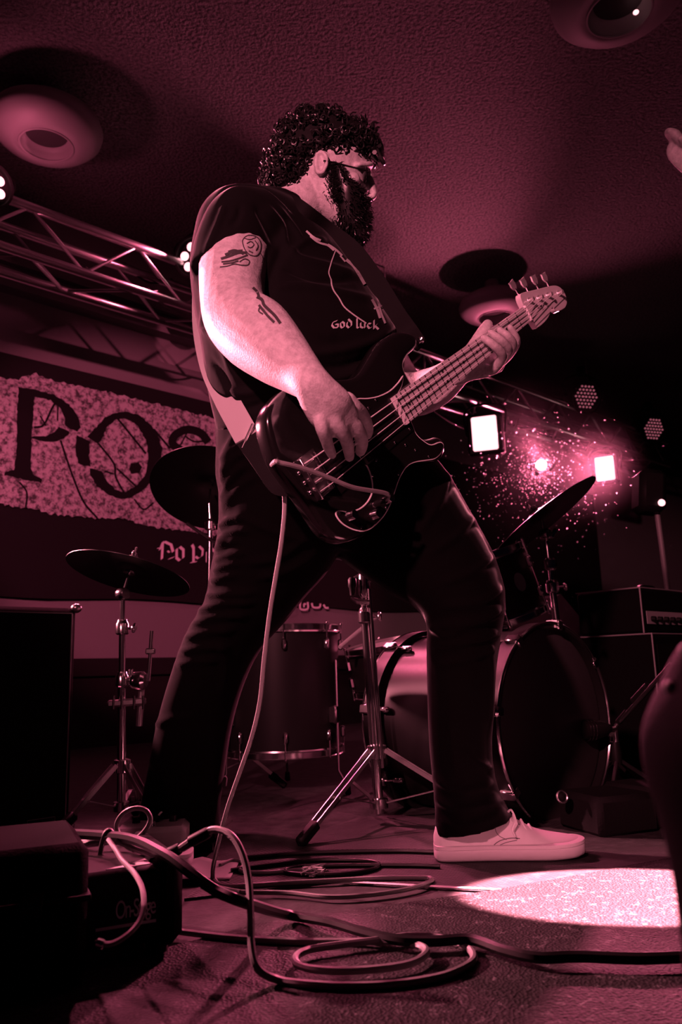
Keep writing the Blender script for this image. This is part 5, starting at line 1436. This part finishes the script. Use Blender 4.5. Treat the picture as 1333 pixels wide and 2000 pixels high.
# shoes
def shoe(Mx, mirror=1):
    Ln = 0.315
    st = [(0.0, .012, .050), (0.03, .027, .074), (0.10, .034, .082), (0.22, .036, .080), (0.34, .038, .082), (0.44, .041, .092), (0.50, .043, .088), (0.60, .046, .068), (0.70, .049, .054), (0.80, .048, .047), (0.90, .042, .042), (0.965, .028, .037), (0.995, .010, .032)]
    def off(u): return 0.006 * math.sin(u * 3.1) * mirror
    up = MB(); rings = []
    for u, w, h in st:
        r = []
        for k in range(13):
            a = math.pi * k / 12
            r.append(Mx @ Vector((u * Ln, off(u) + w * math.cos(a) * (1 - 0.12 * math.sin(a)), 0.018 + (h - 0.018) * math.sin(a) ** 0.75)))
        r += [Mx @ Vector((u * Ln, off(u) + w * (j / 3 * 2 - 1) * 0.9, 0.016)) for j in (0.6, 1.5, 2.4)]
        rings.append(r)
    # smooth along the length
    n = len(rings[0]); cols = [spline([rings[i][k] for i in range(len(rings))], 3) for k in range(n)]
    up.rings([[cols[k][i] for k in range(n)] for i in range(len(cols[0]))])
    sole = MB()
    ol = []
    for u, w, h in st: ol.append((u * Ln, off(u) + (w + 0.004)))
    for u, w, h in st[::-1]: ol.append((u * Ln, off(u) - (w + 0.004)))
    ol = [(v.x, v.y) for v in spline([(a, b, 0) for a, b in ol], 3, True)]
    def tz(x): return 0.007 * max(0, (x / Ln - 0.72) / 0.28) ** 2
    sole.rings([[Mx @ Vector((x, y, z + tz(x))) for x, y in inset(ol, d)] for d, z in ((0.006, 0.0), (0.002, 0.002), (0.0, 0.006), (0.0, 0.020), (0.0018, 0.0225), (0.0, 0.0235), (0.0, 0.030), (0.003, 0.0315))])
    so = obj('shoe', sole, 'rubber_white', man, True, 45)
    uo = obj('canvas_upper', up, 'canvas', so, True, 60)
    for k, u in enumerate((0.50, 0.55, 0.60, 0.65)):
        h = 0.086 - (u - 0.5) * 0.19
        lc = MB(); lc.tube(spline([Mx @ Vector((u * Ln + 0.004, off(u) - 0.026, h - 0.012)), Mx @ Vector((u * Ln - 0.002, off(u) - 0.012, h + 0.003)), Mx @ Vector((u * Ln, off(u) + 0.012, h + 0.003)), Mx @ Vector((u * Ln + 0.004, off(u) + 0.026, h - 0.012))], 4), 0.0028, 6); obj('lace', lc, 'canvas', so)
    lc = MB(); lc.tube(spline([Mx @ Vector((0.50 * Ln, -0.014, 0.093)), Mx @ Vector((0.515 * Ln, -0.028, 0.098)), Mx @ Vector((0.53 * Ln, -0.040, 0.080)), Mx @ Vector((0.50 * Ln, -0.046, 0.064)), Mx @ Vector((0.515 * Ln, -0.048, 0.050))], 5), 0.0022, 6); obj('lace', lc, 'canvas', so)
    tg = MB(); tg.rings([[Mx @ Vector((x, y, z)) for x, y, z in ((0.44 * Ln, -w, h), (0.44 * Ln, w, h), (0.455 * Ln, w, h + .002), (0.455 * Ln, -w, h + .002))] for w, h in ((0.030, 0.082), (0.026, 0.098), (0.018, 0.106))]); obj('tongue', tg, 'canvas', so)
    return so, uo
h0_, h1_ = F(858, 1692), F(1140, 1684)
dirx = (h1_ - h0_); dirx.z = 0; dirx.normalize()
ctr0 = Vector((h0_.x, h0_.y, 0.0048)) + Vector((-dirx.y, dirx.x, 0)) * 0.040 - dirx * 0.004
MS = Matrix.Translation(ctr0) @ Matrix((dirx, Vector((-dirx.y, dirx.x, 0)), Vector((0, 0, 1)))).transposed().to_4x4()
s1_, u1_ = shoe(MS)
bv_s = bvh_of([u1_])
for st_ in [([(958, 1664), (966, 1650), (980, 1641), (1000, 1637), (1016, 1638)], 1.8), ([(962, 1666), (972, 1654), (988, 1646), (1010, 1641)], 1.4), ([(975, 1600), (968, 1618), (975, 1632), (990, 1640)], 1.3), ([(1048, 1664), (1080, 1660), (1130, 1652)], 1.2)]:
    decal('stitch_line', [st_], bv_s, 'stitch', u1_, 0.0006)
d2 = Vector((0.10, -0.995, 0)); hb = Vector((P(348, 1600, 1.99).x, 2.03, 0.0048))
MS2 = Matrix.Translation(hb) @ Matrix((d2, Vector((-d2.y, d2.x, 0)), Vector((0, 0, 1)))).transposed().to_4x4()
shoe(MS2, -1)

# hair: a dark cap with loose coils
hr = random.Random(3)
cap = MB()
loft2(cap, [(575, 236, 690, 244, HY + .01, .05), (548, 256, 722, 254, HY, .082), (527, 289, 744, 300, HY, .096), (519, 320, 708, 326, HY, .100), (514, 346, 640, 338, HY, .102), (514, 368, 622, 360, HY, .100), (520, 388, 610, 380, HY + .01, .092), (540, 404, 598, 392, HY + .01, .07)], 0.15, 30, 4, 0.93)
cap_me = remeshed('hair', cap, 0.007, 4)
hair = link('hair', cap_me, 'hair', man)
cvs = [(v.co.copy(), v.normal.copy()) for v in cap_me.vertices]
coil = MB()
cnt = 0
while cnt < 620:
    c, n = hr.choice(cvs)
    px = to_px(c)
    if px[0] > 640 and px[1] > 326: continue
    if n.dot(CAM - c) < -0.25 and hr.random() < 0.8: continue
    back = px[0] < 600
    R0 = hr.uniform(0.005, 0.0095) if back else hr.uniform(0.006, 0.012)
    turns = hr.uniform(1.0, 1.9)
    ax = (n * hr.uniform(0.3, 1) + Vector((hr.uniform(-1, 1), hr.uniform(-1, 1), hr.uniform(-1.3, 0.6)))).normalized()
    x, y, a = frame_of(ax)
    o3 = c + n * hr.uniform(-0.003, 0.006)
    N = int(turns * 8)
    ph = hr.uniform(0, 6.28)
    coil.tube([o3 + (x * math.cos(ph + k * math.pi / 4) + y * math.sin(ph + k * math.pi / 4)) * R0 * (1 - 0.25 * k / N) + a * (k * 0.0014) for k in range(N)], [0.0021] * (N - 1) + [0.0008], 5)
    cnt += 1
o = obj('curl_mass', coil, 'hair', hair); o['kind'] = 'stuff'
tuft = MB()
for (x0, y0, x1, y1) in [(733, 262, 742, 300), (738, 285, 748, 312), (722, 262, 735, 322), (700, 246, 716, 236), (728, 256, 740, 244), (700, 250, 692, 234), (736, 300, 744, 318), (715, 300, 738, 318), (650, 250, 640, 236), (600, 245, 590, 238)]:
    for k in range(3):
        q = Vector((hr.uniform(-5, 5), hr.uniform(-5, 5), 0))
        a, b = hp(x0 + q.x, y0 + q.y, hr.uniform(-.05, .03)), hp(x1 + q.x, y1 + q.y, hr.uniform(-.05, .03))
        mid = (a + b) / 2 + Vector((hr.uniform(-1, 1), 0, hr.uniform(-1, 1))) * 0.008
        tuft.tube(spline([a, mid, b], 4), [0.006, 0.006, 0.0058, 0.0055, 0.005, 0.0045, 0.0035, 0.002, 0.0006], 6)
o = obj('fringe_locks', tuft, 'hair', hair); o['kind'] = 'stuff'
# beard
bd_ = MB()
loft2(bd_, [(646, 345, 674, 345, HY - .02, .066), (646, 370, 694, 372, HY - .015, .074), (645, 395, 722, 392, HY - .010, .075), (646, 415, 725, 410, HY - .005, .072), (652, 440, 724, 440, HY, .060), (668, 458, 720, 460, HY, .046), (684, 470, 712, 470, HY, .026)], 0.12, 26, 4, 0.96)
bd_me = remeshed('beard', bd_, 0.005, 4)
beard = link('beard', bd_me, 'hair', man)
bvs = [(v.co.copy(), v.normal.copy()) for v in bd_me.vertices]
bh = MB()
for k in range(1300):
    c, n = hr.choice(bvs)
    if n.dot(CAM - c) < -0.2 and hr.random() < 0.7: continue
    d = (n + Vector((hr.uniform(-.6, .8), hr.uniform(-.6, .6), hr.uniform(-1.4, .1)))).normalized()
    e = d.cross(Vector((hr.uniform(-1, 1), hr.uniform(-1, 1), hr.uniform(-1, 1)))).normalized()
    ln = hr.uniform(0.006, 0.014)
    bh.tube([c - n * 0.002, c + d * ln * 0.5 + e * ln * 0.25, c + d * ln], [0.0014, 0.0012, 0.0004], 4)
o = obj('whiskers', bh, 'hair', beard); o['kind'] = 'stuff'
# moustache and sideburn stubble
ms = MB()
for k in range(700):
    u = hr.random()
    if k < 180: c = hp(700 + 24 * u, 392 + 8 * hr.random(), -.052 + .045 * u)
    else: c = hp(649 + 6.5 * hr.gauss(0, 1) + 8 * u, 318 + 70 * u, -.079 + .008 * u)
    d = Vector((hr.uniform(-.4, .6), hr.uniform(-.9, -.1), hr.uniform(-1, -.2))).normalized()
    ms.tube([c, c + d * 0.010], [0.0013, 0.0004], 4)
o = obj('moustache', ms, 'hair', beard); o['kind'] = 'stuff'
# dark glasses
gf = MB(); gf.tube(spline([hp(719, 334, -.036), hp(722, 334, -.020), hp(723, 335, -.008), hp(721, 335, .010)], 4), 0.0026, 6); glo = obj('dark_glasses', gf, 'lens', man)
for (dy, x) in ((-.045, 714), (.028, 716)):
    gls = MB(); gls.blob(hp(x, 342, dy), 0.006, 0.024, 0.019, Matrix.Rotation(0.12, 3, 'Z'), 16, 10); obj('lens', gls, 'lens', glo)
gf = MB(); gf.tube(spline([hp(716, 333, -.066), hp(690, 327, -.080), hp(655, 318, -.088), hp(632, 314, -.090)], 4), 0.0022, 6); obj('temple_arm', gf, 'lens', glo)

# print on the shirt, ink on the arm
bv_t = bvh_of([t_shirt])
def nibtext(strokes, w): return [(s, w) for s in strokes]
NB = (0.72, -0.69)
X, Y0 = 646, 640
god = [[(658, 627), (650, 630), (648, 636), (652, 641), (660, 640), (660, 634), (655, 634)], [(665, 631), (668, 629), (672, 632), (672, 639), (668, 641), (665, 638), (665, 631)], [(684, 624), (678, 630), (677, 637), (681, 641), (686, 637), (686, 630), (680, 624)],
       [(697, 622), (697, 640), (700, 641)], [(704, 631), (704, 639), (709, 641), (712, 638)], [(712, 631), (712, 641)], [(724, 633), (719, 632), (717, 637), (721, 642), (725, 640)], [(730, 626), (730, 643)], [(737, 633), (732, 637), (739, 644)]]
for s_ in god:
    decal('print_letter', [(s_, 4.2)], bv_t, 'print', t_shirt, 0.0015, NB)
decal('print_line', [([(646, 545), (650, 565), (662, 583), (672, 600), (690, 615), (715, 632)], 2.6)], bv_t, 'print', t_shirt, 0.0015)
decal('print_line', [([(655, 490), (648, 510), (642, 532), (646, 546)], 2.0)], bv_t, 'print', t_shirt, 0.0015)
decal('print_art', [([(598, 452), (612, 464), (626, 470)], 4), ([(606, 462), (622, 474), (640, 480), (652, 490)], 4), ([(640, 478), (655, 488), (668, 500)], 4), ([(664, 500), (674, 512)], 3)], bv_t, 'print', t_shirt, 0.0015)
decal('print_art', [([(676, 508), (690, 520), (700, 535), (712, 556)], 6), ([(690, 510), (704, 530), (716, 545), (728, 566)], 4), ([(726, 585), (736, 604), (742, 622)], 5), ([(738, 590), (744, 612), (752, 632)], 4), ([(730, 604), (740, 600), (748, 596)], 3)], bv_t, 'print', t_shirt, 0.0015)
bv_m = bvh_of([man])
decal('tattoo', [([(430, 522), (445, 520), (458, 516), (470, 518), (484, 518), (487, 510), (478, 506), (468, 512)], 2.2), ([(433, 512), (450, 510), (470, 504), (484, 498)], 3.4), ([(432, 506), (450, 500), (466, 494), (482, 494)], 5), ([(440, 498), (456, 492), (474, 490)], 5), ([(446, 492), (460, 489), (476, 497)], 4), ([(436, 516), (452, 514), (466, 510)], 3)], bv_m, 'ink', man, 0.0006)
decal('tattoo', [([(476, 482), (474, 470), (482, 461), (494, 460), (505, 466), (510, 478), (508, 492), (500, 500), (488, 498), (480, 490), (476, 482)], 1.8), ([(482, 476), (490, 472), (496, 478), (490, 484), (484, 482)], 1.8), ([(498, 470), (504, 480), (500, 490)], 1.8), ([(486, 490), (494, 494)], 1.8), ([(508, 494), (514, 504), (512, 514)], 1.6), ([(478, 466), (488, 468), (500, 464)], 1.5)], bv_m, 'ink', man, 0.0006)
decal('tattoo', [([(494, 562), (502, 570), (506, 580)], 5), ([(502, 580), (512, 586), (516, 596), (526, 606), (538, 618), (548, 632)], 6), ([(506, 596), (514, 606), (524, 618), (536, 630)], 5), ([(508, 600), (506, 608), (514, 614)], 3)], bv_m, 'ink', man, 0.0006)

# ------------------------------------------------------------------ strap (part of the bass)
def band(name, pts, wid, m, th=0.003, parent=bg):
    """pts: 3-D centre line; the band faces the lens"""
    c = spline(pts, 6); mb = MB(); ws, ns = [], []
    wv = spline([(w, 0, 0) for w in wid], 6)
    for i in range(len(c)):
        t = (c[min(i + 1, len(c) - 1)] - c[max(i - 1, 0)]).normalized()
        v = (CAM - c[i]).normalized()
        s = t.cross(v).normalized()
        ws.append(s * wv[i].x); ns.append(s.cross(t).normalized() * (1 if s.cross(t).dot(v) > 0 else -1))
    mb.strip(c, ws, ns, th)
    return obj(name, mb, m, parent)
stp = band('strap', [P(396, 560, 1.72), P(398, 640, 1.66), P(414, 715, 1.585), P(440, 775, 1.535), P(464, 820, 1.50), P(484, 856, 1.47)], [.024, .024, .025, .025, .025, .025], 'webbing', 0.0035)
m = MB(); a, b = P(473, 878, 1.462), P(495, 829, 1.468); m.rod(a, b, 0.0042, 10); obj('strap_bar', m, 'chrome', stp)
band('strap_end', [P(486, 856, 1.466), P(502, 880, 1.45), P(520, 918, 1.425), P(540, 950, 1.41), P(566, 958, 1.40)], [.025, .024, .017, .014, .012], 'leather', 0.004, stp)
fs = []
for (x, y) in [(588, 412), (640, 452), (690, 492), (735, 552), (772, 612), (800, 650)]:
    h = bv_t.ray_cast(CAM, ray(min(x, 2000), y).normalized())
    fs.append((h[0] - ray(x, y).normalized() * 0.008) if h[0] else None)
for i in range(len(fs)):
    if fs[i] is None:
        x, y = [(588, 412), (640, 452), (690, 492), (735, 552), (772, 612), (800, 650)][i]
        fs[i] = P(x, y, 1.70)
band('strap', [P(545, 388, 1.80), P(562, 396, 1.74)] + fs + [P(816, 668, 1.655), P(824, 676, 1.66)], [.022, .022, .022, .022, .023, .023, .023, .022, .018, .014], 'leather', 0.004)

# ------------------------------------------------------------------ the instrument cable
ic = thing('guitar_cable', 'braided grey guitar cable looped through the strap and dropping to the floor', 'cable', F(425, 1735))
pts = [JK + GM * 0.03, JK + GM * 0.042 + Vector((-0.004, 0, 0.012)), G(690, 952, .040), G(640, 932, .040), G(590, 914, .038), G(548, 904, .032), G(537, 902, .020), P(530, 915, 1.415), P(540, 940, 1.43), P(554, 960, 1.43), P(556, 1000, 1.43), P(550, 1060, 1.44), P(540, 1120, 1.46), P(527, 1200, 1.49),
       P(516, 1290, 1.52), P(508, 1370, 1.55), P(492, 1440, 1.58), P(468, 1510, 1.61), P(444, 1580, 1.63), P(426, 1650, 1.645), P(416, 1700, 1.65), P(420, 1728, 1.645), F(440, 1736, 0.010), F(470, 1742, 0.0095)]
m = MB(); m.tube(spline(pts, 8), 0.0042, 8); obj('cord', m, 'cable_grey', ic)
m = MB(); m.lathe([(0.0045, 0), (0.0065, 0.004), (0.0065, 0.024), (0.005, 0.03)], JK + GM * 0.004, GM, 12); obj('plug', m, 'black_plastic', ic)

# ------------------------------------------------------------------ a second performer beyond the frame, raised fist in view
pb2 = MB()
hx = P(1322, 292, 2.2)
def wl_(pts, seg=14, n=4): limb(pb2, [(Vector(p), a, b) for p, a, b in pts], seg, n)
ox = Vector((1.50, 2.34, 0))
wl_([(ox + Vector((0, 0, 0.86)), .17, .13), (ox + Vector((0, 0, 1.05)), .155, .12), (ox + Vector((0, 0, 1.28)), .18, .13), (ox + Vector((0, 0, 1.42)), .17, .11), (ox + Vector((0.0, 0, 1.50)), .08, .07)], 20)
wl_([(ox + Vector((0, 0, 1.46)), .06, .06), (ox + Vector((0, -0.02, 1.60)), .058, .06)])
wl_([(ox + Vector((0, -0.03, 1.58)), .06, .075), (ox + Vector((0, -0.03, 1.66)), .076, .095), (ox + Vector((0, -0.03, 1.76)), .07, .085), (ox + Vector((0, -0.03, 1.80)), .04, .05)], 20)
wl_([(ox + Vector((0, -0.12, 1.66)), .012, .014), (ox + Vector((0, -0.145, 1.64)), .011, .012)], 8)
for s in (-1, 1):
    wl_([(ox + Vector((s * .09, 0, .90)), .095, .10), (ox + Vector((s * .11, -.02, .52)), .065, .07), (ox + Vector((s * .12, 0, .12)), .042, .045), (ox + Vector((s * .12, -.02, .07)), .04, .045)])
    wl_([(ox + Vector((s * .12, .05, .045)), .038, .032), (ox + Vector((s * .13, -.08, .042)), .042, .030), (ox + Vector((s * .135, -.18, .032)), .034, .022)])
    wl_([(ox + Vector((s * .075, -.10, 1.67)), .004, .008), (ox + Vector((s * .078, -.03, 1.67)), .012, .02)], 8)
elb = Vector((1.20, 2.22, 1.66)); wst = hx + Vector((0.055, 0.0, -0.075))
wl_([(ox + Vector((-.17, 0, 1.42)), .062, .06), ((ox + Vector((-.19, -.02, 1.42)) + elb) / 2, .05, .05), (elb, .043, .043), ((elb + wst) / 2, .042, .04), (wst, .027, .024)])
wl_([(ox + Vector((.17, 0, 1.42)), .062, .06), (ox + Vector((.26, 0, 1.16)), .048, .048), (ox + Vector((.24, -.16, .98)), .036, .034), (ox + Vector((.20, -.24, .95)), .03, .02)])
wl_([(wst, .028, .023), (hx + Vector((0.03, 0, -0.035)), .038, .022), (hx + Vector((0.012, 0, 0.0)), .042, .020)], 14)
for k in range(4):                                                     # curled fingers
    u = -0.030 + 0.021 * k
    o2 = hx + Vector((0.010 + 0.55 * u, 0.0, 0.012 + 0.72 * u * -1))
    wl_([(o2 + Vector((0.0, 0.0, 0.0)), .0105, .0105), (o2 + Vector((-.020, -.010, .016)), .0105, .0105), (o2 + Vector((-.022, -.036, .006)), .010, .010), (o2 + Vector((-.002, -.040, -.006)), .009, .009)], 10, 3)
wl_([(hx + Vector((.035, -.012, -.03)), .014, .013), (hx + Vector((.020, -.034, -.015)), .012, .012), (hx + Vector((-.006, -.052, .000)), .0105, .010)], 10, 3)
p2 = link('person', remeshed('person', pb2, 0.005, 3, 0.45), 'skin')
tag(p2, 'second performer in black raising one fist beside the amplifiers', 'person')
sh = MB()
def wl2(pts, seg=20, n=4): limb(sh, [(Vector(p), a, b) for p, a, b in pts], seg, n)
wl2([(ox + Vector((0, 0, 0.84)), .185, .145), (ox + Vector((0, 0, 1.05)), .17, .135), (ox + Vector((0, 0, 1.28)), .195, .145), (ox + Vector((0, 0, 1.42)), .185, .125), (ox + Vector((0.0, 0, 1.48)), .09, .08)])
for s in (-1, 1):
    wl2([(ox + Vector((s * .15, 0, 1.42)), .075, .072), ((ox + Vector((-.19, -.02, 1.42)) + elb) / 2 if s < 0 else ox + Vector((.25, 0, 1.22)), .062, .062)])
link('t_shirt', remeshed('t_shirt', sh, 0.008, 3), 'tee', p2)
sh = MB()
wl2([(ox + Vector((0, 0, 0.80)), .18, .15), (ox + Vector((0, 0, 0.92)), .18, .14)])
for s in (-1, 1):
    wl2([(ox + Vector((s * .09, 0, .88)), .105, .11), (ox + Vector((s * .11, -.02, .52)), .078, .083), (ox + Vector((s * .12, 0, .10)), .06, .065)])
link('jeans', remeshed('jeans', sh, 0.008, 3), 'denim', p2)
for s in (-1, 1):
    sh = MB(); wl2([(ox + Vector((s * .12, .06, .045)), .046, .04), (ox + Vector((s * .13, -.08, .045)), .05, .038), (ox + Vector((s * .135, -.20, .034)), .042, .030)])
    link('boot', remeshed('boot', sh, 0.006, 3), 'leather', p2)
sh = MB(); sh.blob(ox + Vector((0, 0.0, 1.72)), .092, .105, .105); link('hair', remeshed('hair', sh, 0.008, 3), 'hair', p2)

# soft black bag close beside the lens
bgm = MB()
loft2(bgm, [(1366, 1240, 1454, 1240, .42, .025), (1342, 1270, 1476, 1270, .42, .04), (1314, 1338, 1488, 1338, .42, .05), (1282, 1410, 1500, 1410, .42, .055), (1275, 1470, 1504, 1470, .42, .056), (1290, 1545, 1502, 1545, .42, .055), (1324, 1650, 1498, 1650, .42, .05), (1359, 1820, 1494, 1820, .42, .048),
            (1386, 2150, 1490, 2150, .42, .046), (1406, 2800, 1490, 2800, .42, .046), (1410, 3180, 1494, 3180, .42, .046)], 0, 28, 4)
gbt = thing('gig_bag', 'soft black bag with two round studs standing beside the coiled cables', 'bag', (P(1420, 3180, .42).x, .42, 0))
link('padded_shell', remeshed('padded_shell', bgm, 0.004, 4), 'tolex', gbt)
for (x, y) in ((1309, 1342), (1340, 1271)):
    m = MB(); m.blob(P(x, y, .405), 0.0034, 0.0034, 0.0034, None, 12, 8); obj('stud', m, 'piping', gbt)

for o in bpy.data.objects:
    if '_o' in o:
        del o['_o']
